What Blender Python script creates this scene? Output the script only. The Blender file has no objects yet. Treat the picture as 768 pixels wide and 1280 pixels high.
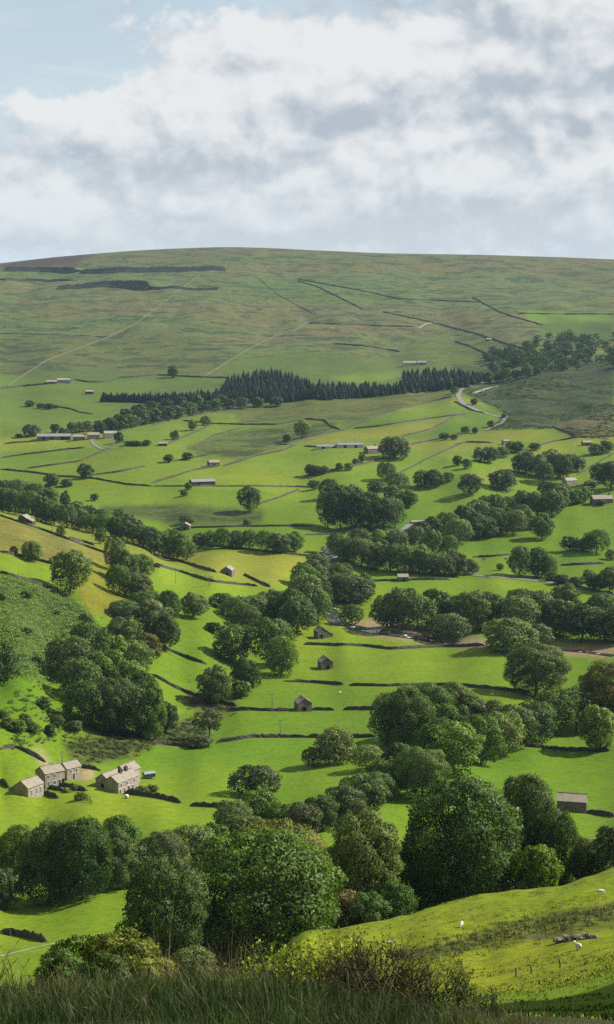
import bpy, math, random
import numpy as np
from mathutils import Vector
SC = bpy.context.scene
COL = SC.collection
R = math.radians
random.seed(7)
RNG = np.random.default_rng(7)

# ------------------------------------------------------------------ camera, sky, sun, exposure
CAMZ = 150.0                       # eye height above the dale's meadows
PITCH = R(6.2)
F = 2000.0                         # focal length in photo pixels (768 x 1280)
cam_d = bpy.data.cameras.new("camera")
cam = bpy.data.objects.new("camera", cam_d)
COL.objects.link(cam)
cam.location = (0, 0, CAMZ)
cam.rotation_euler = (R(90) - PITCH, 0, 0)
cam_d.sensor_fit = 'VERTICAL'
cam_d.sensor_height = 36.0
cam_d.lens = F / 1280.0 * 36.0
cam_d.clip_start = 0.1
cam_d.clip_end = 40000
SC.camera = cam

SUN_AZ, SUN_EL = 80.0, 41.0        # clockwise from the view direction; above the horizon
SUN = Vector((math.cos(R(SUN_EL)) * math.sin(R(SUN_AZ)), math.cos(R(SUN_EL)) * math.cos(R(SUN_AZ)), math.sin(R(SUN_EL))))
sl = bpy.data.lights.new("sun", 'SUN')
sl.energy = 5.0
sl.angle = R(0.5)
sl.color = (1.0, 0.945, 0.85)
so = bpy.data.objects.new("sun", sl)
COL.objects.link(so)
so.rotation_euler = SUN.to_track_quat('Z', 'Y').to_euler()
so.location = (300, 100, 600)

SC.view_settings.view_transform = 'Standard'
SC.view_settings.look = 'None'
SC.view_settings.exposure = 1.15
SC.view_settings.gamma = 1.0
SC.cycles.use_denoising = False
SC.cycles.max_bounces = 6
SC.cycles.diffuse_bounces = 3
SC.cycles.transmission_bounces = 3
SC.cycles.volume_bounces = 0
SC.cycles.transparent_max_bounces = 4
SC.cycles.sample_clamp_indirect = 4.0


class NT:
    """small helper for building node trees"""
    def __init__(self, tree):
        self.t = tree
        tree.nodes.clear()

    def n(self, typ, ins=None, **kw):
        nd = self.t.nodes.new(typ)
        for k, v in kw.items():
            setattr(nd, k, v)
        for k, v in (ins or {}).items():
            self.put(nd.inputs[k], v)
        return nd

    def put(self, sock, v):
        if isinstance(v, bpy.types.NodeSocket):
            self.t.links.new(v, sock)
        elif hasattr(v, 'outputs') and not isinstance(v, (tuple, list)):
            self.t.links.new(v.outputs[0], sock)
        else:
            sock.default_value = v

    def m(self, op, a, b=0.0, c=None, clamp=False):
        nd = self.t.nodes.new('ShaderNodeMath')
        nd.operation = op
        nd.use_clamp = clamp
        self.put(nd.inputs[0], a)
        self.put(nd.inputs[1], b)
        if c is not None:
            self.put(nd.inputs[2], c)
        return nd.outputs[0]

    def smooth(self, x, a, b):
        nd = self.n('ShaderNodeMapRange', {0: x, 1: a, 2: b, 3: 0.0, 4: 1.0}, interpolation_type='SMOOTHSTEP')
        return nd.outputs[0]

    def noise(self, vec, scale, detail=4, rough=0.5, dist=0.0):
        nd = self.n('ShaderNodeTexNoise', {'Scale': scale, 'Detail': detail, 'Roughness': rough, 'Distortion': dist})
        if vec is not None:
            self.put(nd.inputs['Vector'], vec)
        return nd.outputs['Fac']

    def mix(self, f, a, b, blend='MIX'):
        nd = self.t.nodes.new('ShaderNodeMix')
        nd.data_type = 'RGBA'
        nd.blend_type = blend
        self.put(nd.inputs[0], f)
        self.put(nd.inputs[6], a)
        self.put(nd.inputs[7], b)
        return nd.outputs[2]

    def vm(self, op, a, b=None, s=None):
        nd = self.t.nodes.new('ShaderNodeVectorMath')
        nd.operation = op
        self.put(nd.inputs[0], a)
        if b is not None:
            self.put(nd.inputs[1], b)
        if s is not None:
            self.put(nd.inputs['Scale'], s)
        return nd.outputs[0]


def px_dir(px, py):
    a, b = (px - 384.0) / F, (640.0 - py) / F
    return np.array([a, math.cos(PITCH) + b * math.sin(PITCH), -math.sin(PITCH) + b * math.cos(PITCH)])


def build_world():
    w = bpy.data.worlds.new("World")
    SC.world = w
    w.use_nodes = True
    w.cycles.sampling_method = 'NONE'
    t = NT(w.node_tree)
    sky = t.n('ShaderNodeTexSky', sky_type='NISHITA', sun_disc=False, sun_elevation=R(SUN_EL), sun_rotation=R(SUN_AZ),
              altitude=400.0, air_density=1.0, dust_density=1.6, ozone_density=1.2)
    d = t.n('ShaderNodeTexCoord').outputs['Generated']
    x, y, z = t.n('ShaderNodeSeparateXYZ', {0: d}).outputs
    az = t.m('ARCTAN2', x, y)
    el = t.m('ARCSINE', z)

    def cvec(du, dv, sx=1.0, sy=1.3, w_=3.7):
        return t.n('ShaderNodeCombineXYZ', {0: t.m('MULTIPLY', t.m('ADD', az, du), sx), 1: t.m('MULTIPLY', t.m('ADD', el, dv), sy), 2: w_}).outputs[0]

    def gauss(u, v, ru, rv, amp, du, dv):
        a = t.m('DIVIDE', t.m('SUBTRACT', t.m('ADD', az, du), u), ru)
        b = t.m('DIVIDE', t.m('SUBTRACT', t.m('ADD', el, dv), v), rv)
        q = t.m('ADD', t.m('MULTIPLY', a, a), t.m('MULTIPLY', b, b))
        return t.m('MULTIPLY', t.m('EXPONENT', t.m('MULTIPLY', q, -1.0)), amp)

    def heaps(du, dv):
        s = t.m('MULTIPLY', t.noise(cvec(du, dv, 1.0, 1.6, 1.3), 7.0, 2.0, 0.5), 0.55)
        for px, py, rx, ry, amp in CLOUDS:
            v = px_dir(px, py)
            v = v / np.linalg.norm(v)
            s = t.m('ADD', s, gauss(math.atan2(v[0], v[1]), math.asin(v[2]), rx / F, ry / F, amp, du, dv))
        return s

    def puffs(du, dv, scale, detail):
        wv = t.n('ShaderNodeTexNoise', {'Vector': cvec(du, dv), 'Scale': scale * .8, 'Detail': 2.0}, noise_dimensions='2D')
        q = t.vm('ADD', cvec(du, dv), t.vm('SCALE', t.vm('SUBTRACT', wv.outputs['Color'], (.5, .5, .5)), s=.55 / scale))
        vo = t.n('ShaderNodeTexVoronoi', {'Vector': q, 'Scale': scale, 'Detail': detail, 'Roughness': 0.52, 'Lacunarity': 2.1, 'Smoothness': 0.75}, feature='SMOOTH_F1', normalize=True, voronoi_dimensions='2D')
        return t.m('SUBTRACT', 1.0, vo.outputs['Distance'])

    h0, h1 = heaps(0, 0), heaps(0.004, 0.020)
    p0, p1 = puffs(0, 0, 20.0, 4.0), puffs(0.005, 0.010, 20.0, 2.0)
    fb = t.noise(cvec(0, 0), 60.0, 5.0, 0.62, 0.3)
    D = t.m('ADD', t.m('ADD', h0, t.m('MULTIPLY', p0, 0.42)), t.m('MULTIPLY', fb, 0.28))
    cover = t.smooth(D, 0.645, 0.75)
    # light: puffs catch it on their upper right; under a thick heap the base goes grey
    bump = t.m('MULTIPLY', t.m('SUBTRACT', p0, p1), 2.3)
    under = t.m('MULTIPLY', t.m('SUBTRACT', h1, h0), 3.2)
    lit = t.m('ADD', t.m('SUBTRACT', t.m('ADD', 0.60, bump), under), t.m('MULTIPLY', t.m('SUBTRACT', fb, 0.5), 0.75))
    # the heaps stand one behind another: their feet lie in the shade of the tops beside them
    for px, py, rx, ry, amp in SHADE:
        v = px_dir(px, py)
        v = v / np.linalg.norm(v)
        lit = t.m('SUBTRACT', lit, gauss(math.atan2(v[0], v[1]), math.asin(v[2]), rx / F, ry / F, amp, 0, 0))
    lit = t.smooth(lit, 0.05, 1.05)
    ccol = t.mix(lit, (0.45, 0.505, 0.57, 1), (0.83, 0.84, 0.845, 1))
    # thin high veil, thicker toward the horizon, with wisps
    wisp = t.smooth(t.noise(cvec(0, 0, .55, 2.2, 8.1), 15.0, 5.0, 0.62, 0.4), 0.42, 0.72)
    veil = t.m('ADD', t.m('ADD', 0.58, t.m('MULTIPLY', t.m('SUBTRACT', 1.0, t.smooth(el, 0.04, 0.24)), 0.45)), t.m('MULTIPLY', wisp, 0.30), clamp=True)
    base = t.mix(1.0, sky.outputs[0], (0.13, 0.13, 0.13, 1), 'MULTIPLY')
    base = t.mix(veil, base, (0.63, 0.74, 0.79, 1))
    low = t.smooth(el, 0.125, 0.045)
    ccol = t.mix(t.m('MULTIPLY', low, 0.6), ccol, (0.69, 0.745, 0.78, 1))
    col = t.mix(t.m('MULTIPLY', cover, 0.95), base, ccol)
    # below the horizon the world is plain dim ground light
    col = t.mix(t.smooth(z, 0.0, -0.08), col, (0.10, 0.12, 0.06, 1))
    col = t.vm('SCALE', col, s=4.5)                   # the tones above are written as seen at this exposure
    bg = t.n('ShaderNodeBackground', {'Color': col, 'Strength': 0.1})
    out = t.n('ShaderNodeOutputWorld')
    t.t.links.new(bg.outputs[0], out.inputs[0])


# cumulus heaps: centre in photo pixels, radii in pixels, strength (negative opens blue)
CLOUDS = [(330, 90, 120, 60, 0.16), (230, 160, 90, 60, 0.14), (450, 130, 150, 80, 0.14), (690, 80, 110, 90, 0.18),
          (330, 185, 160, 40, 0.10), (650, 250, 220, 60, 0.12), (190, 262, 120, 26, 0.12), (500, 240, 160, 50, 0.12), (40, 270, 90, 40, 0.14), (330, 262, 130, 26, 0.12), (600, 180, 110, 50, 0.10), (740, 200, 60, 60, 0.1), (740, 275, 120, 30, .08), (70, 135, 60, 16, 0.07),
          (60, 40, 170, 60, -0.16), (40, 185, 90, 40, -0.06), (490, 0, 90, 26, -0.10), (300, -10, 120, 24, -0.10)]
SHADE = [(620, 125, 60, 45, .34), (360, 205, 70, 24, .16), (200, 208, 80, 16, .2), (260, 275, 90, 12, .12), (540, 292, 60, 12, .1), (400, 130, 50, 25, .06), (740, 150, 50, 40, .22)]
build_world()

# ------------------------------------------------------------------ terrain: one height field
def unproj(px, py, Y):
    d = px_dir(px, py)
    return d * (Y / d[1])            # relative to the eye


CTRL = """
384 1262 30;0 1262 30;768 1285 30;384 1258 60;0 1262 60;200 1258 60;768 1275 60;600 1270 60;
700 1258 90;768 1240 105;620 1252 110;500 1255 100;384 1258 100;200 1256 100;0 1250 100;
768 1195 150;700 1212 150;620 1226 155;500 1228 165;384 1236 150;250 1250 150;100 1240 170;0 1230 190;
768 1150 195;680 1165 195;600 1178 195;500 1185 200;400 1195 200;300 1225 190;
768 1088 245;684 1107 245;600 1117 242;640 1112 244;726 1098 246;567 1127 239;534 1137 235;497 1147 232;430 1161 225;460 1155 228;384 1166 222;300 1216 212;
700 1130 300;600 1137 300;500 1157 280;420 1165 280;310 1218 255;200 1222 245;100 1215 250;0 1200 275;
10 1190 285;30 1170 305;80 1130 340;150 1100 365;0 1140 330;250 1105 360;
0 1050 410;100 1045 412;200 1040 420;300 1035 425;420 1058 400;500 1060 395;600 1075 385;690 1045 410;768 1040 415;
715 1012 455;768 1000 470;560 990 475;620 965 520;700 955 540;768 935 560;460 1000 455;400 1010 450;
320 1000 478;220 1000 478;40 1005 472;150 985 496;50 978 497;95 968 510;250 960 525;380 960 525;460 950 530;
440 922 580;330 922 582;560 905 600;660 895 620;300 888 632;420 888 638;420 857 688;540 857 690;660 864 680;768 850 700;
410 830 735;500 812 765;600 808 772;430 806 770;400 800 790;520 798 800;650 806 785;768 815 765;
440 780 845;560 790 830;700 780 850;768 770 870;410 740 935;500 745 930;600 740 940;700 745 930;768 742 940;
540 725 980;620 720 990;720 733 960;640 700 1060;560 700 1050;450 715 1000;430 693 1040;
600 690 1090;700 690 1085;768 690 1080;720 650 1180;768 640 1200;620 665 1150;520 680 1100;
640 620 1270;560 640 1210;700 612 1300;768 600 1320;590 600 1300;500 620 1260;460 645 1180;420 660 1140;400 668 1110;
500 590 1360;560 570 1420;640 575 1420;720 585 1400;768 570 1440;430 590 1350;400 610 1290;
660 552 1530;720 546 1560;768 546 1570;580 552 1530;500 556 1510;430 558 1500;540 535 1640;600 535 1640;
450 530 1660;580 515 1760;565 498 1860;500 502 1850;420 512 1800;640 518 1750;700 520 1750;768 512 1790;
590 484 1980;650 474 2050;700 468 2080;768 458 2120;700 492 1930;768 485 1960;
350 525 1740;300 515 1840;385 504 1900;290 512 1870;250 530 1700;200 532 1680;
300 555 1560;250 570 1490;340 570 1480;200 590 1400;300 600 1340;380 608 1310;100 598 1380;0 588 1440;
100 575 1480;0 570 1530;60 552 1600;110 550 1600;0 552 1620;160 550 1580;
240 625 1240;330 630 1220;400 640 1190;150 630 1240;60 615 1300;0 605 1340;230 660 1130;300 659 1130;380 658 1130;
330 692 1030;380 700 1020;260 684 1050;200 697 1010;240 705 985;300 722 935;340 735 905;
182 677 1040;125 660 1080;65 649 1110;0 637 1150;100 668 1010;30 648 1050;
0 646 960;26 654 950;65 667 935;104 682 915;135 693 905;200 710 890;268 728 880;
30 670 860;90 690 830;31 697 800;0 690 790;68 706 795;100 730 770;39 728 730;0 716 720;78 741 750;150 720 840;
200 745 820;250 760 805;300 775 815;340 790 800;150 770 740;200 790 730;250 810 725;300 830 730;
60 770 680;0 760 650;100 800 650;30 820 600;0 860 570;60 860 590;110 850 620;170 850 640;230 860 665;270 880 650;
50 900 545;0 910 525;100 920 550;150 930 555;200 925 575;20 940 512;240 932 570;0 975 490;
120 522 1800;200 512 1900;280 500 2020;370 496 2050;450 494 2030;540 486 2050;
60 505 1920;0 510 1850;100 488 2120;30 480 2220;0 486 2150;146 473 2280;217 470 2320;290 472 2300;330 470 2330;
400 480 2250;450 473 2330;500 465 2420;560 462 2430;520 452 2520;600 468 2350;
640 462 2330;700 452 2400;768 440 2550;640 440 2520;700 425 2700;768 410 2850;
60 450 2480;135 422 2780;200 430 2700;300 440 2600;384 445 2560;450 440 2600;
0 417 2850;100 400 3000;215 370 3320;300 390 3120;384 404 3000;459 407 2980;519 409 2980;594 417 2850;640 405 2900;
0 375 3300;100 362 3450;250 350 3580;384 360 3500;500 374 3350;600 378 3330;700 388 3150;768 393 3100;
0 345 3780;150 335 3900;300 330 3950;450 340 3850;600 350 3800;768 355 3700
"""
# points outside the picture or hidden in it: lateral/(y+30), y, height relative to the eye
HIDDEN = [(-.5, 200, -60), (-.9, 200, -30), (.45, 200, -30), (.9, 200, 10), (-.45, 600, -20), (-.9, 600, 60), (.45, 600, -110), (.9, 600, -20),
          (-.45, 1100, -20), (-.9, 1100, 100), (.4, 1100, -90), (.9, 1100, 60), (-.45, 2000, -30), (-.9, 2000, 100), (.4, 2000, -40), (.9, 2000, 100),
          (-.4, 3200, 60), (-.9, 3200, 150), (.4, 3200, 80), (.9, 3200, 150), (-.4, 4400, 190), (-.9, 4400, 210), (.4, 4400, 200), (.9, 4400, 210),
          (-.15, 5600, 200), (0, 5600, 215), (.15, 5600, 205), (-.15, 9000, 180), (.15, 9000, 180), (0, 9000, 180), (-.9, 9000, 150), (.9, 9000, 150),
          (-.9, 30, -8), (.9, 30, 0), (-.9, 80, -30), (.9, 80, -8), (.4, 80, -25), (-.4, 80, -38), (.35, 30, -9), (-.35, 30, -13.5)]


def tps_setup():
    P = []
    for ln in CTRL.replace('\n', '').split(';'):
        if ln.strip():
            px, py, Y = map(float, ln.split())
            p = unproj(px, py, Y)
            P.append((p[0] / (p[1] + 30), math.log(p[1] + 30), p[2] / (p[1] + 30)))
    for u, y, z in HIDDEN:
        P.append((u, math.log(y + 30), z / (y + 30)))
    P = np.array(P)
    X = np.stack([P[:, 0] * 9, P[:, 1]], 1)
    n = len(X)
    r2 = ((X[:, None] - X[None]) ** 2).sum(-1)
    K = 0.5 * r2 * np.log(r2 + 1e-12) + np.eye(n) * 2e-4
    Q = np.concatenate([np.ones((n, 1)), X], 1)
    A = np.zeros((n + 3, n + 3))
    A[:n, :n] = K
    A[:n, n:] = Q
    A[n:, :n] = Q.T
    b = np.zeros(n + 3)
    b[:n] = P[:, 2]
    return X, np.linalg.solve(A, b)


TX, TW = tps_setup()


def tps_eval(u, v):
    out = np.empty(u.shape)
    uf, vf, of = u.ravel() * 9, v.ravel(), out.ravel()
    n = len(TX)
    for i in range(0, len(uf), 20000):
        a, b = uf[i:i + 20000, None], vf[i:i + 20000, None]
        r2 = (a - TX[None, :, 0]) ** 2 + (b - TX[None, :, 1]) ** 2
        of[i:i + 20000] = (0.5 * r2 * np.log(r2 + 1e-12)) @ TW[:n] + TW[n] + TW[n + 1] * a[:, 0] + TW[n + 2] * b[:, 0]
    return of.reshape(u.shape)


def vnoise(x, y, seed=0):
    """smooth value noise"""
    xi, yi = np.floor(x).astype(np.int64), np.floor(y).astype(np.int64)
    fx, fy = x - xi, y - yi
    fx, fy = fx * fx * (3 - 2 * fx), fy * fy * (3 - 2 * fy)
    def h(a, b):
        k = (a * 374761393 + b * 668265263 + seed * 974634777) & 0xFFFFFFFF
        k = ((k ^ (k >> 13)) * 1274126177) & 0xFFFFFFFF
        return ((k ^ (k >> 16)) & 0xFFFF) / 65535.0 - 0.5
    return (h(xi, yi) * (1 - fx) + h(xi + 1, yi) * fx) * (1 - fy) + (h(xi, yi + 1) * (1 - fx) + h(xi + 1, yi + 1) * fx) * fy


def sstep(a, b, x):
    t = np.clip((x - a) / (b - a), 0, 1)
    return t * t * (3 - 2 * t)


UA = np.concatenate([np.linspace(-.9, -.215, 70)[:-1], np.linspace(-.215, .215, 400), np.linspace(.215, .9, 70)[1:]])
YA = np.concatenate([np.linspace(-20, 6, 40)[:-1], np.exp(np.linspace(math.log(36), math.log(9030), 980)) - 30])
VA = np.log(YA + 30)


def build_height():
    uu, vv = np.meshgrid(UA, VA)
    y = np.exp(vv) - 30
    x = uu * (y + 30)
    z = tps_eval(uu, np.maximum(vv, math.log(50))) * (y + 30)
    # fine relief: hummocks in the pasture, gullies and benches on the fell
    am = sstep(60, 400, y)
    fell = sstep(2400, 3000, y)
    lefthill = sstep(-20, -110, x - (-0.05 * y)) * sstep(450, 560, y) * sstep(1000, 850, y)
    z += am * (1.0 + 2.0 * fell * sstep(4100, 3500, y) - .8 * sstep(3700, 4200, y) + 1.2 * lefthill) * (2.0 * vnoise(x / 55, y / 55, 1) + 0.9 * vnoise(x / 19, y / 19, 2))
    mid = sstep(1150, 1300, y) * sstep(2300, 2000, y)
    z += mid * (6.0 * vnoise(x / 130, y / 90, 3) + 2.5 * vnoise(x / 50, y / 40, 4))
    z += fell * sstep(4150, 3300, y) * (9.0 * vnoise(x / 260, y / 260, 5) + 14 * sstep(4100, 3600, y) * np.abs(vnoise(x / 170 + .4 * vnoise(x / 90, y / 300, 8), y / 700, 6)) + 4 * vnoise(x / 70, y / 90, 7))
    near = sstep(120, 160, y) * sstep(330, 270, y)
    z += near * (0.35 * vnoise(x / 16, y / 13, 9) + 0.25 * vnoise(x / 5, y / 4, 10) + 0.22 * vnoise(x / 1.8, y / 1.8, 12))
    z += sstep(40, 60, y) * sstep(160, 120, y) * (0.5 * vnoise(x / 9, y / 9, 14) + 0.25 * vnoise(x / 3, y / 3, 13))
    # the long even skyline of the fell
    cx = np.array([-900, -300, -64, 0, 60, 130, 200, 270, 340, 410, 480, 540, 600, 680, 768, 840, 1100, 1700])
    cy = np.array([345, 340, 333, 331, 324, 318, 313.5, 310.5, 312, 315.5, 318.5, 319.5, 320, 322.5, 326, 328, 332, 340])
    gx = np.linspace(-900, 1700, 521)
    gy = np.interp(gx, cx, cy)
    for _ in range(30):
        gy[1:-1] = (gy[:-2] + 2 * gy[1:-1] + gy[2:]) / 4
    gz = np.array([unproj(384, q, 4300)[2] for q in gy])
    zc = np.interp(384 + F * x / np.maximum(y, 100), gx, gz) * np.maximum(y, 100) / 4300
    far_y = np.maximum(y - 4300, 0)
    ridge = np.interp(384 + F * x / np.maximum(y, 100), gx, gz) - np.minimum(42 * (far_y / 700) ** 2, 130) - 30 * (np.maximum(4300 - y, 0) / 520) ** 1.6
    k = sstep(3650, 4150, y)
    z = z * (1 - k) + (ridge + 1.2 * vnoise(x / 90, y / 120, 23)) * k
    for (yb, x0, x1, hgt) in BENCH:
        wob = 60 * vnoise(x / 300, 0 * x, 21) + 25 * vnoise(x / 80, 0 * x, 22)
        along = sstep(x0 - 60, x0 + 60, x) * sstep(x1 + 90, x1 - 90, x)
        z += along * hgt * (sstep(-5, 14, y - yb - wob) - sstep(-160, -5, y - yb - wob) * 0.5 - 0.5 * sstep(14, 260, y - yb - wob))
    # the steep bank the photographer stands on, and an unseen hill added at right to shade the ground below
    bank = -1.7 - 0.285 * np.minimum(y, 12.0) - 0.62 * np.maximum(y - 12.0, 0) - 0.02 - 0.15 * np.clip(x, -.4, 3.0) * sstep(3, 12, y)
    bank += 0.08 * vnoise(x / 1.1, y / 1.1, 15) + 0.14 * vnoise(x / 3, y / 4, 16) * sstep(2, 8, y)
    t = sstep(15, 40, y)
    z = bank * (1 - t) + z * t
    z += SHADE_HILL[0] * np.exp(-(((x - SHADE_HILL[1]) / SHADE_HILL[3]) ** 2 + ((y - SHADE_HILL[2]) / SHADE_HILL[4]) ** 2)) * (1 + .25 * vnoise(x / 9, y / 9, 17))
    return z + CAMZ


BENCH = []
SHADE_HILL = (72.0, 105.0, 82.0, 36.0, 47.0)
HG = build_height()


def H(x, y):
    """ground height at world x, y (bilinear in the terrain mesh's own grid)"""
    x, y = np.asarray(x, float), np.asarray(y, float)
    u = np.clip(x / (y + 30), UA[0], UA[-1] - 1e-9)
    v = np.clip(np.log(np.maximum(y, -19.9) + 30), VA[0], VA[-1] - 1e-9)
    i = np.clip(np.searchsorted(UA, u, 'right') - 1, 0, len(UA) - 2)
    j = np.clip(np.searchsorted(VA, v, 'right') - 1, 0, len(VA) - 2)
    a = (u - UA[i]) / (UA[i + 1] - UA[i])
    b = (np.maximum(y, -19.9) - YA[j]) / (YA[j + 1] - YA[j])
    return (HG[j, i] * (1 - a) + HG[j, i + 1] * a) * (1 - b) + (HG[j + 1, i] * (1 - a) + HG[j + 1, i + 1] * a) * b


YS = np.exp(np.linspace(math.log(6), math.log(7500), 2600))


def hit(px, py, ymin=0.0):
    """where the sight line through a photo pixel meets the ground"""
    d = px_dir(px, py)
    t = YS / d[1]
    g = H(d[0] * t, YS) - (CAMZ + d[2] * t)
    ok = np.where((g > 0) & (YS > ymin))[0]
    if not len(ok):
        return None
    k = ok[0]
    if k > 0 and g[k] != g[k - 1] and g[k - 1] < 0:
        f = -g[k - 1] / (g[k] - g[k - 1])
        yy = YS[k - 1] + f * (YS[k] - YS[k - 1])
    else:
        yy = YS[k]
    tt = yy / d[1]
    xx = d[0] * tt
    return np.array([xx, yy, float(H(xx, yy))])


def at_y(px, Y):
    """ground point in the picture column px at distance Y"""
    x = (px - 384.0) / F * Y * 1.03
    return np.array([x, Y, float(H(x, Y))])

# ------------------------------------------------------------------ materials
def mat(name, build):
    m = bpy.data.materials.new(name)
    m.use_nodes = True
    t = NT(m.node_tree)
    out = t.n('ShaderNodeOutputMaterial')
    sh = build(t)
    t.t.links.new(sh, out.inputs['Surface'])
    return m


def principled(t, col, rough=0.9, spec=0.2, bump=None, bstr=0.4, bdist=0.05, **kw):
    p = t.n('ShaderNodeBsdfPrincipled', {'Base Color': col, 'Roughness': rough, 'Specular IOR Level': spec})
    for k, v in kw.items():
        t.put(p.inputs[k], v)
    if bump is not None:
        b = t.n('ShaderNodeBump', {'Strength': bstr, 'Distance': bdist, 'Height': bump})
        t.t.links.new(b.outputs[0], p.inputs['Normal'])
    return p.outputs[0]


def obj_vec(t):
    return t.n('ShaderNodeTexCoord').outputs['Object']


def m_terrain(t):
    v = obj_vec(t)
    a = t.n('ShaderNodeAttribute', attribute_name='cover')
    col, rough = a.outputs['Color'], a.outputs['Alpha']
    big = t.noise(v, 0.009, 4, 0.55, 0.4)
    midn = t.noise(v, 0.045, 5, 0.6, 0.3)
    sm = t.noise(v, 0.35, 5, 0.65, 0.2)
    tiny = t.noise(v, 2.6, 4, 0.7)
    # growth and cropping: slow changes of hue over each pasture
    c = t.mix(t.m('MULTIPLY', t.smooth(big, 0.42, 0.68), 0.45), col, t.mix(1.0, col, (1.35, 1.0, 0.8, 1), 'MULTIPLY'))
    c = t.mix(t.m('MULTIPLY', t.smooth(midn, 0.45, 0.70), t.m('ADD', 0.25, t.m('MULTIPLY', rough, 0.6))), c, t.mix(1.0, c, (0.62, 0.74, 0.8, 1), 'MULTIPLY'))
    # rough ground: clumps of rush, dead bent and bilberry
    clump = t.smooth(sm, 0.47, 0.62)
    c = t.mix(t.m('MULTIPLY', clump, t.m('ADD', 0.26, t.m('MULTIPLY', rough, 0.7))), c, t.mix(1.0, c, (0.42, 0.52, 0.5, 1), 'MULTIPLY'))
    dry = t.smooth(t.noise(v, 0.11, 6, 0.7, 0.8), 0.52, 0.66)
    c = t.mix(t.m('MULTIPLY', dry, t.m('MULTIPLY', rough, 0.75)), c, (0.105, 0.08, 0.036, 1))
    c = t.mix(t.m('MULTIPLY', t.smooth(tiny, 0.35, 0.7), 0.35), c, t.mix(1.0, c, (0.6, 0.66, 0.6, 1), 'MULTIPLY'))
    # grazed sward: tufts and droppings a metre or so across
    gz = t.noise(v, 0.95, 3, 0.7)
    c = t.mix(t.m('MULTIPLY', t.smooth(gz, 0.42, 0.64), 0.55), c, t.mix(1.0, c, (0.58, 0.68, 0.7, 1), 'MULTIPLY'))
    c = t.mix(t.m('MULTIPLY', t.smooth(t.noise(v, 0.17, 5, 0.62, 0.5), 0.46, 0.64), 0.42), c, t.mix(1.0, c, (1.28, 1.12, 1.0, 1), 'MULTIPLY'))
    # far rough grazing: streaks of bent and sedge along the contour
    st = t.noise(t.n('ShaderNodeMapping', {'Vector': v, 'Scale': (0.015, 0.023, 0.04)}).outputs[0], 1.0, 7, 0.68, 0.9)
    c = t.mix(t.m('MULTIPLY', t.smooth(st, 0.49, 0.58), t.smooth(rough, 0.3, 0.75)), c, t.mix(1.0, c, (0.50, 0.58, 0.62, 1), 'MULTIPLY'))
    sp = t.noise(v, 0.085, 7, 0.78, 0.3)
    c = t.mix(t.m('MULTIPLY', t.smooth(sp, 0.525, 0.60), t.m('MULTIPLY', rough, 0.8)), c, t.mix(1.0, c, (0.46, 0.52, 0.55, 1), 'MULTIPLY'))
    c = t.mix(t.m('MULTIPLY', t.smooth(t.noise(v, 0.05, 6, 0.7, 0.3), 0.54, 0.62), t.m('MULTIPLY', rough, 0.5)), c, t.mix(1.0, c, (1.45, 1.25, 1.1, 1), 'MULTIPLY'))
    h = t.m('ADD', t.m('MULTIPLY', sm, t.m('ADD', 0.5, t.m('MULTIPLY', rough, 2.0))), t.m('MULTIPLY', tiny, 0.45))
    return principled(t, c, 0.95, 0.08, h, 0.5, 0.6)


def m_stone(base, dark, scale=1.6):
    def f(t):
        v = obj_vec(t)
        vo = t.n('ShaderNodeTexVoronoi', {'Vector': t.n('ShaderNodeMapping', {'Vector': v, 'Scale': (1, 1, 2.2)}).outputs[0], 'Scale': scale})
        n = t.noise(v, 0.9, 5, 0.6)
        g = t.n('ShaderNodeSeparateColor', {0: vo.outputs['Color']}).outputs[0]
        c = t.mix(g, dark, base)
        c = t.mix(t.m('MULTIPLY', t.smooth(n, 0.4, 0.7), 0.55), c, t.mix(1.0, c, (0.62, 0.6, 0.52, 1), 'MULTIPLY'))
        c = t.mix(t.smooth(t.noise(v, 2.7, 4, 0.6), 0.62, 0.72), c, (0.125, 0.128, 0.095, 1))
        return principled(t, c, 0.92, 0.15, vo.outputs['Distance'], 0.7, 0.12)
    return f


def m_roof(base):
    def f(t):
        v = t.n('ShaderNodeTexCoord').outputs['UV']
        br = t.n('ShaderNodeTexBrick', {'Vector': v, 'Color1': base, 'Color2': tuple(c * .72 for c in base[:3]) + (1,), 'Mortar': tuple(c * .4 for c in base[:3]) + (1,),
                                        'Scale': 1.0, 'Mortar Size': 0.03, 'Brick Width': 0.6, 'Row Height': 0.38, 'Bias': -0.1})
        n = t.noise(obj_vec(t), 0.8, 5, 0.65)
        c = t.mix(t.m('MULTIPLY', t.smooth(n, 0.42, 0.65), 0.6), br.outputs[0], (0.20, 0.18, 0.13, 1))
        c = t.mix(t.smooth(t.noise(obj_vec(t), 2.3, 4, 0.6), 0.63, 0.72), c, (0.24, 0.23, 0.10, 1))
        return principled(t, c, 0.8, 0.25, br.outputs['Fac'], -0.4, 0.06)
    return f


def plain(col, rough=0.8, spec=0.3, var=0.25, scale=3.0, **kw):
    def f(t):
        n = t.noise(obj_vec(t), scale, 5, 0.6)
        c = t.mix(t.m('MULTIPLY', t.smooth(n, 0.35, 0.7), var * 2), col, tuple(x * 0.55 for x in col[:3]) + (1,))
        return principled(t, c, rough, spec, n, 0.3, 0.03, **kw)
    return f


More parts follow.
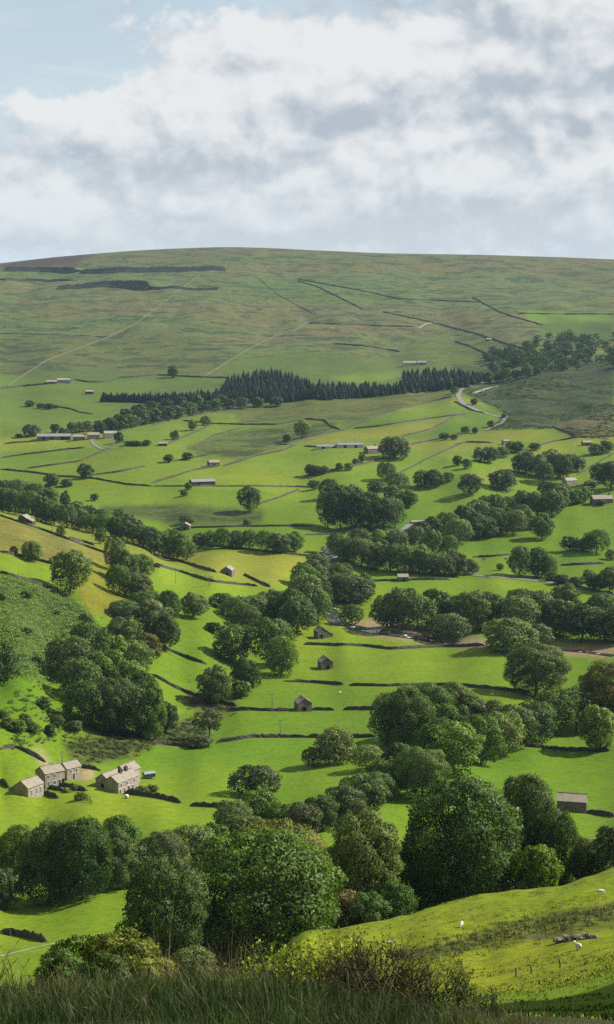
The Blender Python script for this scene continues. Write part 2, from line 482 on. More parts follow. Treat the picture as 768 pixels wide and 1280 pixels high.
def m_leaf(dark, light, trans, tcol, spec=0.22):
    def f(t):
        oi = t.n('ShaderNodeObjectInfo')
        rnd = t.n('ShaderNodeAttribute', attribute_name='rnd').outputs['Fac']
        n = t.noise(obj_vec(t), 5.0, 3, 0.55)
        k = t.m('ADD', t.m('MULTIPLY', rnd, 0.55), t.m('MULTIPLY', t.smooth(n, 0.3, 0.7), 0.45))
        c = t.mix(k, dark, light)
        hs = t.n('ShaderNodeHueSaturation', {'Hue': t.m('ADD', 0.478, t.m('MULTIPLY', oi.outputs['Random'], 0.036)), 'Saturation': t.m('ADD', 0.78, t.m('MULTIPLY', oi.outputs['Random'], 0.3)),
                                             'Value': t.m('ADD', 0.74, t.m('MULTIPLY', t.m('FRACT', t.m('MULTIPLY', oi.outputs['Random'], 7.31)), 0.62)), 'Color': c})
        c = t.mix(1.0, hs.outputs[0], oi.outputs['Color'], 'MULTIPLY')
        p = principled(t, c, 0.5, spec)
        tr = t.n('ShaderNodeBsdfTranslucent', {'Color': t.mix(1.0, c, tcol, 'MULTIPLY')})
        return t.n('ShaderNodeMixShader', {0: trans, 1: p, 2: tr.outputs[0]}).outputs[0]
    return f


def m_bark(t):
    v = t.n('ShaderNodeMapping', {'Vector': obj_vec(t), 'Scale': (14, 14, 3)}).outputs[0]
    n = t.noise(v, 3.0, 5, 0.65)
    return principled(t, t.mix(n, (0.05, 0.042, 0.032, 1), (0.15, 0.135, 0.11, 1)), 0.95, 0.1, n, 0.8, 0.02)


def m_water(t):
    n = t.noise(obj_vec(t), 0.55, 5, 0.6)
    foam = t.smooth(t.noise(obj_vec(t), 0.23, 6, 0.7, 0.6), 0.56, 0.66)
    c = t.mix(foam, (0.035, 0.035, 0.028, 1), (0.62, 0.64, 0.64, 1))
    return principled(t, c, t.m('ADD', 0.10, t.m('MULTIPLY', foam, 0.6)), 0.5, n, 0.5, 0.12)


def m_blade(t):
    rnd = t.n('ShaderNodeAttribute', attribute_name='rnd').outputs['Fac']
    cr = t.n('ShaderNodeValToRGB', {0: rnd})
    e = cr.color_ramp.elements
    e[0].color, e[0].position = (0.014, 0.024, 0.006, 1), 0.0
    e[1].color, e[1].position = (0.150, 0.105, 0.058, 1), 1.0
    for p, c in ((0.45, (0.031, 0.055, 0.009, 1)), (0.72, (0.062, 0.082, 0.017, 1)), (0.88, (0.105, 0.085, 0.038, 1))):
        x = e.new(p)
        x.color = c
    p = principled(t, cr.outputs[0], 0.6, 0.2)
    tr = t.n('ShaderNodeBsdfTranslucent', {'Color': cr.outputs[0]})
    return t.n('ShaderNodeMixShader', {0: 0.25, 1: p, 2: tr.outputs[0]}).outputs[0]


M = {
    'ground': mat('ground', m_terrain),
    'wall_stone': mat('wall_stone', m_stone((0.075, 0.068, 0.054, 1), (0.026, 0.024, 0.020, 1), 2.6)),
    'barn_stone': mat('barn_stone', m_stone((0.174, 0.154, 0.125, 1), (0.081, 0.071, 0.058, 1), 2.4)),
    'house_stone': mat('house_stone', m_stone((0.302, 0.261, 0.203, 1), (0.174, 0.148, 0.113, 1), 2.4)),
    'render': mat('render', plain((0.360, 0.325, 0.267, 1), 0.9, 0.2, 0.15, 1.0)),
    'pale_stone': mat('pale_stone', m_stone((0.125, 0.118, 0.098, 1), (0.07, 0.066, 0.056, 1), 1.2)),
    'roof': mat('roof', m_roof((0.215, 0.188, 0.152, 1))),
    'roof_pale': mat('roof_pale', m_roof((0.22, 0.215, 0.20, 1))),
    'sheet': mat('sheet', plain((0.155, 0.16, 0.158, 1), 0.6, 0.3, 0.3, 0.4)),
    'trim': mat('trim', plain((0.360, 0.348, 0.319, 1), 0.7, 0.3, 0.1)),
    'dark_wood': mat('dark_wood', plain((0.035, 0.026, 0.020, 1), 0.8)),
    'grey_wood': mat('grey_wood', plain((0.093, 0.078, 0.061, 1), 0.9)),
    'void': mat('void', plain((0.007, 0.007, 0.007, 1), 0.9, 0.1)),
    'glass': mat('glass', plain((0.014, 0.017, 0.020, 1), 0.12, 0.6, 0.05)),
    'red': mat('red', plain((0.220, 0.023, 0.017, 1), 0.4, 0.5, 0.1)),
    'rubber': mat('rubber', plain((0.012, 0.012, 0.012, 1), 0.8)),
    'steel': mat('steel', plain((0.174, 0.209, 0.220, 1), 0.45, 0.5, 0.1)),
    'white': mat('white', plain((0.418, 0.412, 0.389, 1), 0.6, 0.3, 0.12)),
    'tarp': mat('tarp', plain((0.026, 0.041, 0.035, 1), 0.5, 0.4, 0.1)),
    'road': mat('road', plain((0.122, 0.113, 0.104, 1), 0.9, 0.2, 0.12, 0.6)),
    'track': mat('track', plain((0.209, 0.180, 0.128, 1), 0.95, 0.1, 0.2, 0.7)),
    'gravel': mat('gravel', plain((0.209, 0.168, 0.136, 1), 0.95, 0.1, 0.3, 0.35)),
    'rock': mat('rock', plain((0.028, 0.034, 0.022, 1), 0.95, 0.03, 0.3, 0.08)),  # scar faces, dark colour carries the shadow on them
    'turf': mat('turf', plain((0.058, 0.076, 0.022, 1), 0.95, 0.05, 0.2, 0.05)),
    'water': mat('water', m_water),
    'leaf': mat('leaf', m_leaf((0.018, 0.038, 0.009, 1), (0.108, 0.162, 0.023, 1), 0.24, (1.5, 1.6, 0.5, 1), 0.14)),
    'needle': mat('needle', m_leaf((0.006, 0.014, 0.007, 1), (0.017, 0.034, 0.014, 1), 0.06, (0.9, 1.0, 0.6, 1), 0.06)),
    'bark': mat('bark', m_bark),
    'blade': mat('blade', m_blade),
    'twig': mat('twig', plain((0.026, 0.020, 0.015, 1), 0.9, 0.1, 0.2, 20)),
    'wool': mat('wool', plain((0.406, 0.389, 0.342, 1), 1.0, 0.05, 0.12, 6)),
    'hide': mat('hide', plain((0.017, 0.015, 0.014, 1), 0.8, 0.2, 0.2, 2)),
}


# ------------------------------------------------------------------ mesh helpers
class MB:
    """collects boxes, tubes and prisms into one mesh"""
    def __init__(self):
        self.v, self.f, self.mi, self.uv = [], [], [], []

    def face(self, pts, mi=0, uv=None):
        i = len(self.v)
        self.v.extend([tuple(p) for p in pts])
        self.f.append(tuple(range(i, i + len(pts))))
        self.mi.append(mi)
        self.uv.extend(uv if uv else [(0, 0)] * len(pts))

    def box(self, x0, y0, z0, x1, y1, z1, mi=0):
        p = [(x0, y0, z0), (x1, y0, z0), (x1, y1, z0), (x0, y1, z0), (x0, y0, z1), (x1, y0, z1), (x1, y1, z1), (x0, y1, z1)]
        for q in ((0, 3, 2, 1), (4, 5, 6, 7), (0, 1, 5, 4), (1, 2, 6, 5), (2, 3, 7, 6), (3, 0, 4, 7)):
            self.face([p[k] for k in q], mi)

    def tube(self, pts, radii, sides=6, mi=0):
        rings = []
        for k, p in enumerate(pts):
            p = Vector(p)
            a = Vector(pts[max(k - 1, 0)])
            b = Vector(pts[min(k + 1, len(pts) - 1)])
            d = (b - a).normalized()
            s = d.cross(Vector((0.13, 0.31, 0.94)))
            if s.length < 1e-4:
                s = d.cross(Vector((1, 0, 0)))
            s.normalize()
            w = d.cross(s)
            i0 = len(self.v)
            for q in range(sides):
                an = 2 * math.pi * q / sides
                self.v.append(tuple(p + (s * math.cos(an) + w * math.sin(an)) * radii[k]))
            rings.append(i0)
        for k in range(len(rings) - 1):
            a, b = rings[k], rings[k + 1]
            for q in range(sides):
                r = (q + 1) % sides
                self.f.append((a + q, a + r, b + r, b + q))
                self.mi.append(mi)
                self.uv.extend([(0, 0)] * 4)
        self.f.append(tuple(rings[-1] + q for q in range(sides)))
        self.mi.append(mi)
        self.uv.extend([(0, 0)] * sides)

    def lathe(self, prof, sides=12, c=(0, 0, 0), axis='z', mi=0):
        rings = []
        for r, h in prof:
            i0 = len(self.v)
            for q in range(sides):
                an = 2 * math.pi * q / sides
                a, b = r * math.cos(an), r * math.sin(an)
                p = (a, b, h) if axis == 'z' else ((h, a, b) if axis == 'x' else (a, h, b))
                self.v.append((c[0] + p[0], c[1] + p[1], c[2] + p[2]))
            rings.append(i0)
        for k in range(len(rings) - 1):
            for q in range(sides):
                r = (q + 1) % sides
                self.f.append((rings[k] + q, rings[k] + r, rings[k + 1] + r, rings[k + 1] + q))
                self.mi.append(mi)
                self.uv.extend([(0, 0)] * 4)
        for k in (0, -1):
            self.f.append(tuple(rings[k] + q for q in range(sides)))
            self.mi.append(mi)
            self.uv.extend([(0, 0)] * sides)

    def mesh(self, name, mats, smooth=False):
        me = bpy.data.meshes.new(name)
        me.from_pydata(self.v, [], self.f)
        for m in mats if isinstance(mats, (list, tuple)) else [mats]:
            me.materials.append(m)
        me.polygons.foreach_set('material_index', self.mi)
        if smooth:
            me.polygons.foreach_set('use_smooth', [True] * len(self.f))
        uvl = me.uv_layers.new(name='UVMap')
        uvl.data.foreach_set('uv', np.array(self.uv, dtype=np.float32).ravel())
        me.validate()
        me.update()
        return me

    def build(self, name, mats, parent=None, loc=(0, 0, 0), smooth=False):
        return link(name, self.mesh(name, mats, smooth), parent, loc)


def link(name, data, parent=None, loc=(0, 0, 0)):
    o = bpy.data.objects.new(name, data)
    COL.objects.link(o)
    o.location = loc
    if parent is not None:
        o.parent = parent
    return o


def tag(o, label=None, cat=None, group=None, kind=None):
    if label:
        o['label'] = label
    if cat:
        o['category'] = cat
    if group:
        o['group'] = group
    if kind:
        o['kind'] = kind
    return o


def empty(name, loc, rz=0.0):
    o = link(name, None, None, loc)
    o.empty_display_size = 0.5
    o.rotation_euler = (0, 0, rz)
    return o


KIDS = {}


def copy_tree(o, parent=None):
    c = o.copy()
    COL.objects.link(c)
    c.parent = parent
    for ch in list(o.children):
        copy_tree(ch, c)
    return c


def np_mesh(name, verts, faces, mats, rnd=None, smooth=False, mi=None):
    """verts (n,3), faces (m,k) arrays"""
    me = bpy.data.meshes.new(name)
    verts = np.asarray(verts, np.float32)
    faces = np.asarray(faces, np.int32)
    m, k = faces.shape
    me.vertices.add(len(verts))
    me.vertices.foreach_set('co', verts.ravel())
    me.loops.add(m * k)
    me.loops.foreach_set('vertex_index', faces.ravel())
    me.polygons.add(m)
    me.polygons.foreach_set('loop_start', np.arange(0, m * k, k, dtype=np.int32))
    me.polygons.foreach_set('loop_total', np.full(m, k, np.int32))
    for x in mats if isinstance(mats, (list, tuple)) else [mats]:
        me.materials.append(x)
    if mi is not None:
        me.polygons.foreach_set('material_index', np.asarray(mi, np.int32))
    if smooth:
        me.polygons.foreach_set('use_smooth', np.ones(m, bool))
    if rnd is not None:
        at = me.attributes.new('rnd', 'FLOAT', 'POINT')
        at.data.foreach_set('value', np.asarray(rnd, np.float32))
    me.update()
    me.validate()
    return me


# ------------------------------------------------------------------ the ground sheet and what grows on it
def in_poly(px, py, poly):
    c = np.zeros(px.shape, bool)
    n = len(poly)
    for i in range(n):
        x1, y1 = poly[i]
        x2, y2 = poly[(i + 1) % n]
        k = ((y1 > py) != (y2 > py)) & (px < (x2 - x1) * (py - y1) / (y2 - y1 + 1e-9) + x1)
        c ^= k
    return c


def P(s):
    return [tuple(map(float, q.split(','))) for q in s.split()]


# land cover by patch: corner points as seen from the photo's viewpoint, nearest and farthest distance it covers, grass colour with cloud shade put into some, roughness of the sward
COVER = [
    ("0,440 280,452 384,440 520,452 640,470 560,500 0,560", 1850, 2650, (0.059, 0.087, 0.0168), .35),
    ("0,418 135,424 170,408 260,430 300,448 240,470 120,462 0,470", 2350, 3200, (0.067, 0.080, 0.0210), .75),
    ("0,470 120,475 250,472 290,475 180,487 120,528 0,550", 1650, 2500, (0.062, 0.098, 0.0126), .12),
    ("410,470 515,462 518,471 440,480", 2050, 2600, (0.076, 0.117, 0.0126), .15),
    ("480,440 560,420 640,455 560,460 520,455", 2300, 2900, (0.064, 0.087, 0.0168), .5),
    ("645,388 768,392 768,402 715,408 665,402", 2400, 3400, (0.070, 0.122, 0.0105), .05),
    ("665,404 768,403 768,428 690,424", 2400, 3400, (0.042, 0.074, 0.0105), .1),  # field below the intake, its shade painted into the green
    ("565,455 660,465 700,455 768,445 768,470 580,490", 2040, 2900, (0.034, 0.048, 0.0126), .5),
    ("574,488 640,476 768,456 768,514 706,529 693,535 606,538 634,518 606,504", 1500, 2300, (.030, .042, .014), .7),  # heather moor, darkened further to stand for cloud shade
    ("768,512 706,529 693,535 719,548 768,552", 1450, 2000, (.070, .062, .024), .6),
    ("380,549 430,539 500,530 565,522 540,538 482,549 380,557", 1300, 1900, (.118, .132, .017), .08),
    ("445,558 582,543 655,535 690,540 640,556 545,572 500,560", 1300, 1800, (.105, .128, .015), .1),
    ("655,563 693,552 724,547 768,546 768,552 700,566 600,605 590,600", 1250, 1700, (.108, .130, .011), .1),
    ("230,558 292,540 375,530 420,526 420,536 300,575 240,566", 1350, 1800, (0.064, 0.082, 0.0168), .7),
    ("292,513 384,497 560,487 566,496 484,515 448,529 400,526 300,531", 1500, 2150, (0.070, 0.085, 0.0189), .55),
    ("125,632 240,630 330,640 330,655 210,655 130,640", 1050, 1400, (0.048, 0.069, 0.0118), .6),
    ("190,690 315,690 392,697 385,707 340,736 300,728 255,716 195,702", 850, 1100, (.128, .138, .014), .05),
    ("0,637 125,660 182,677 240,694 250,712 200,706 130,690 60,664 0,646", 800, 1200, (.112, .132, .0135), .06),
    ("0,646 26,654 65,668 104,683 145,697 140,716 80,708 31,698 0,691", 700, 960, (.112, .108, .021), .5),
    ("80,708 140,700 190,715 175,772 110,765 98,742", 600, 880, (.105, .115, .009), .3),
    ("0,717 39,729 78,742 112,766 135,795 110,830 60,852 0,835", 540, 780, (.036, .068, .014), .9),
    ("75,930 130,915 255,895 262,925 200,930 165,945 95,962", 480, 640, (.062, .082, .014), .8),
    ("235,868 262,872 300,884 280,894 240,886", 560, 720, (0.084, 0.056, 0.0252), .7),
    ("425,779 470,774 545,790 606,798 606,812 520,802 440,792", 740, 880, (0.190, 0.143, 0.0882), .25),
    ("686,806 768,808 768,824 690,818", 700, 820, (0.202, 0.143, 0.0903), .25),
    ("86,957 120,962 116,976 84,974", 470, 540, (0.235, 0.180, 0.0924), .1),
    ("36,938 50,940 66,956 56,960", 480, 560, (0.224, 0.180, 0.1008), .1),
    ("768,1085 600,1112 400,1160 240,1240 768,1240", 130, 262, (.122, .158, .0062), .28),
    ("768,1130 690,1140 560,1180 430,1195 520,1200 690,1172 768,1160", 130, 240, (.092, .108, .010), .8),
    ("0,331 60,320 125,316 90,332 0,338", 3900, 4800, (0.042, 0.027, 0.0218), .3),
]


def build_ground():
    yy, uu = np.meshgrid(YA, UA, indexing='ij')
    xx = uu * (yy + 30)
    co = np.stack([xx, yy, HG], -1).reshape(-1, 3)
    nr, nc = HG.shape
    idx = np.arange(nr * nc).reshape(nr, nc)
    faces = np.stack([idx[:-1, :-1], idx[:-1, 1:], idx[1:, 1:], idx[1:, :-1]], -1).reshape(-1, 4)
    me = np_mesh('ground', co, faces, M['ground'], smooth=True)
    x, y, z = co[:, 0], co[:, 1], co[:, 2] - CAMZ
    fwd = np.maximum(y * math.cos(PITCH) - z * math.sin(PITCH), 0.5)
    px = 384 + F * x / fwd
    py = 640 - F * (y * math.sin(PITCH) + z * math.cos(PITCH)) / fwd
    jx = px + 5 * vnoise(x / 30, y / 30, 31) * np.minimum(1, 900 / np.maximum(y, 1))
    jy = py + 2.5 * vnoise(x / 40, y / 50, 32) * np.minimum(1, 900 / np.maximum(y, 1))
    c = np.empty((len(x), 4))
    # dale pasture, paler with distance up the dale sides; bent, heather and sedge on the fell
    a = sstep(900, 1900, y)[:, None]
    c[:, :3] = np.array([.081, .136, .0056]) * (1 - a) + np.array([.080, .120, .0125]) * a
    c[:, 3] = .06 + .3 * sstep(1100, 2000, y)
    w1, w2 = vnoise(x / 170, y / 230, 36), vnoise(x / 60, y / 80, 37)
    c[:, :3] *= (1 + .40 * w1 + .22 * w2)[:, None] * np.stack([1 + .30 * w2 + .2 * w1, 1 + 0 * w1, 1 + .3 * w1], 1)
    f = sstep(2350, 2650, y + 220 * vnoise(x / 200, y / 300, 33))
    bands = np.clip(.5 + 1.1 * vnoise(x / 420, z / 28, 34) + .7 * vnoise(x / 120, z / 11, 35), 0, 1)[:, None]
    top = sstep(120, 210, z)[:, None]
    moor = np.array([.066, .099, .024]) * (1 - bands) + np.array([.090, .088, .032]) * bands
    moor = moor * (1 - .35 * top) + np.array([.085, .068, .036]) * .35 * top
    c[:, :3] = c[:, :3] * (1 - f[:, None]) + moor * f[:, None]
    c[:, 3] = c[:, 3] * (1 - f) + .82 * f
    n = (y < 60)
    c[n, :3] = (.022, .034, .009)  # bank turf, dark green with shade put into the colour
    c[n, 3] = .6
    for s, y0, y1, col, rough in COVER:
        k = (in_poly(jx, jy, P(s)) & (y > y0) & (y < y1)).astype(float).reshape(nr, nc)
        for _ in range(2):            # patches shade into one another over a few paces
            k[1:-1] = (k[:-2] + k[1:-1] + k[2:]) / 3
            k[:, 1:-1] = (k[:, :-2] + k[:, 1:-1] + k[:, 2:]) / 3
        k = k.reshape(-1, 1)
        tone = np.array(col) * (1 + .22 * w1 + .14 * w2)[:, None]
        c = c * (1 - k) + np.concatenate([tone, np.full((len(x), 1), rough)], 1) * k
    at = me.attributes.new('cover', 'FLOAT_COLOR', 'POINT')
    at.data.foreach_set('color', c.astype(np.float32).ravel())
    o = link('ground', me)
    tag(o, kind='structure')


build_ground()


def trace(pts, step=2.0, jump=0.16):
    """sight-line hits along a polyline of photo pixels -> runs of ground points"""
    P_ = []
    for (a, b) in zip(pts[:-1], pts[1:]):
        n = max(1, int(math.hypot(b[0] - a[0], b[1] - a[1]) / step))
        for k in range(n):
            P_.append((a[0] + (b[0] - a[0]) * k / n, a[1] + (b[1] - a[1]) * k / n))
    P_.append(pts[-1])
    runs, cur = [], []
    for p in P_:
        h = hit(*p)
        if h is None:
            continue
        if cur and abs(h[1] - cur[-1][1]) > jump * h[1]:
            runs.append(cur)
            cur = []
        cur.append(h)
    runs.append(cur)
    best = max(runs, key=len)
    q = np.array(best)
    if len(q) > 4:                    # straighten the tracing jitter
        for _ in range(2):
            q[1:-1, :2] = (q[:-2, :2] + 2 * q[1:-1, :2] + q[2:, :2]) / 4
    return q[:, :2]


def resample(q, step):
    d = np.concatenate([[0], np.cumsum(np.hypot(*(q[1:] - q[:-1]).T))])
    n = max(2, int(d[-1] / step) + 1)
    s = np.linspace(0, d[-1], n)
    return np.stack([np.interp(s, d, q[:, 0]), np.interp(s, d, q[:, 1])], 1)


def sides(q):
    t = np.gradient(q, axis=0)
    t /= np.maximum(np.hypot(t[:, 0], t[:, 1]), 1e-6)[:, None]
    return np.stack([t[:, 1], -t[:, 0]], 1)


def strip(name, pts, width, m, lift=0.12, label=None):
    """a road, track or stream lying on the ground"""
    q = resample(trace(pts), 4.0)
    n = sides(q)
    rows = []
    for k in (-.5, -.17, .17, .5):
        w = width * (1 + .15 * vnoise(q[:, 0] / 9 + k * 7, q[:, 1] / 9, 41))
        p = q + n * (w * k)[:, None]
        rows.append(np.concatenate([p, (H(p[:, 0], p[:, 1]) + lift)[:, None]], 1))
    m_ = len(q)
    v = np.concatenate(rows)
    f = []
    for r in range(3):
        for k in range(m_ - 1):
            f.append((r * m_ + k, r * m_ + k + 1, (r + 1) * m_ + k + 1, (r + 1) * m_ + k))
    o = link(name, np_mesh(name, v, f, m, smooth=True))
    tag(o, kind='structure')
    return o


strip('river', P("411,684 413,700 408,715 404,735 409,760 424,779 452,787 485,791 520,797 545,801"), 10.0, M['water'], 0.35)
strip('river', P("692,812 730,815 768,820"), 3.0, M['water'], 0.3)
strip('road', P("562,718 573,718 620,721 680,727 724,735 768,743"), 5.0, M['road'], 0.25)
strip('road', P("660,470 620,476 590,481 577,486 572,494 578,504 592,511 607,517"), 6.0, M['road'], 0.4)
strip('road', P("607,517 625,522 634,518 629,528 607,538"), 4.0, M['road'], 0.4)
strip('track', P("592,492 605,487 625,482"), 4.0, M['track'], 0.4)
strip('track', P("140,560 128,562 117,556 114,549 121,546"), 3.5, M['road'], 0.4)
strip('track', P("524,410 533,405 545,403"), 5.0, M['track'], 0.5)
strip('track', P("522,652 512,656 505,662 497,668"), 4.0, M['road'], 0.4)
strip('footpath', P("0,1196 39,1186 85,1176 130,1167"), 1.1, M['track'], 0.08)

# ------------------------------------------------------------------ dry stone walls
def stone_wall(pts, label, hgt=1.45, cat='wall', pale=False, wid=0.75):
    q = trace(P(pts))
    if len(q) < 2:
        return None
    dist = float(np.mean(q[:, 1]))
    step = .9 if dist < 620 else (1.8 if dist < 1100 else 4.0)
    q = resample(q, step)
    n = sides(q)
    m_ = len(q)
    g = RNG
    base = H(q[:, 0], q[:, 1])
    end = np.minimum(np.arange(m_), np.arange(m_)[::-1]) * step
    hh = hgt * (1 + .10 * g.standard_normal(m_).clip(-2, 2) + .25 * vnoise(q[:, 0] / 14, q[:, 1] / 14, 51))
    hh *= .35 + .65 * sstep(0, 2.5, end + .4)          # tumbled ends
    gap = vnoise(q[:, 0] / 11, q[:, 1] / 11, 52) > .46          # slumped lengths
    hh[gap] *= .62
    prof = [(-wid * .62, -.35), (-wid * .5, .45), (-wid * .33, .93), (0, 1.06), (wid * .33, .93), (wid * .5, .45), (wid * .62, -.35)]
    v = []
    for a, b in prof:
        off = a * (1 + .22 * g.standard_normal(m_).clip(-2, 2))
        p = q + n * off[:, None]
        z = base + (hh * b if b > 0 else b) + (.05 * g.standard_normal(m_) if b > 0 else 0)
        v.append(np.concatenate([p, z[:, None]], 1))
    v = np.concatenate(v)
    k = np.arange(m_ - 1)
    f = np.concatenate([np.stack([r * m_ + k, r * m_ + k + 1, (r + 1) * m_ + k + 1, (r + 1) * m_ + k], 1) for r in range(len(prof) - 1)])
    org = np.array([q[m_ // 2, 0], q[m_ // 2, 1], base[m_ // 2]])
    ends = [[r * m_ + e for r in range(len(prof))] for e in (0, m_ - 1)]
    me = bpy.data.meshes.new('drystone_wall')
    me.from_pydata([tuple(x) for x in v - org], [], [tuple(x) for x in f] + [tuple(e) for e in ends])
    me.materials.append(M['pale_stone'] if pale else M['wall_stone'])
    me.update()
    o = link('drystone_wall', me, None, org)
    tag(o, label, cat, 'dry stone walls dividing the fields', 'thing')
    return o


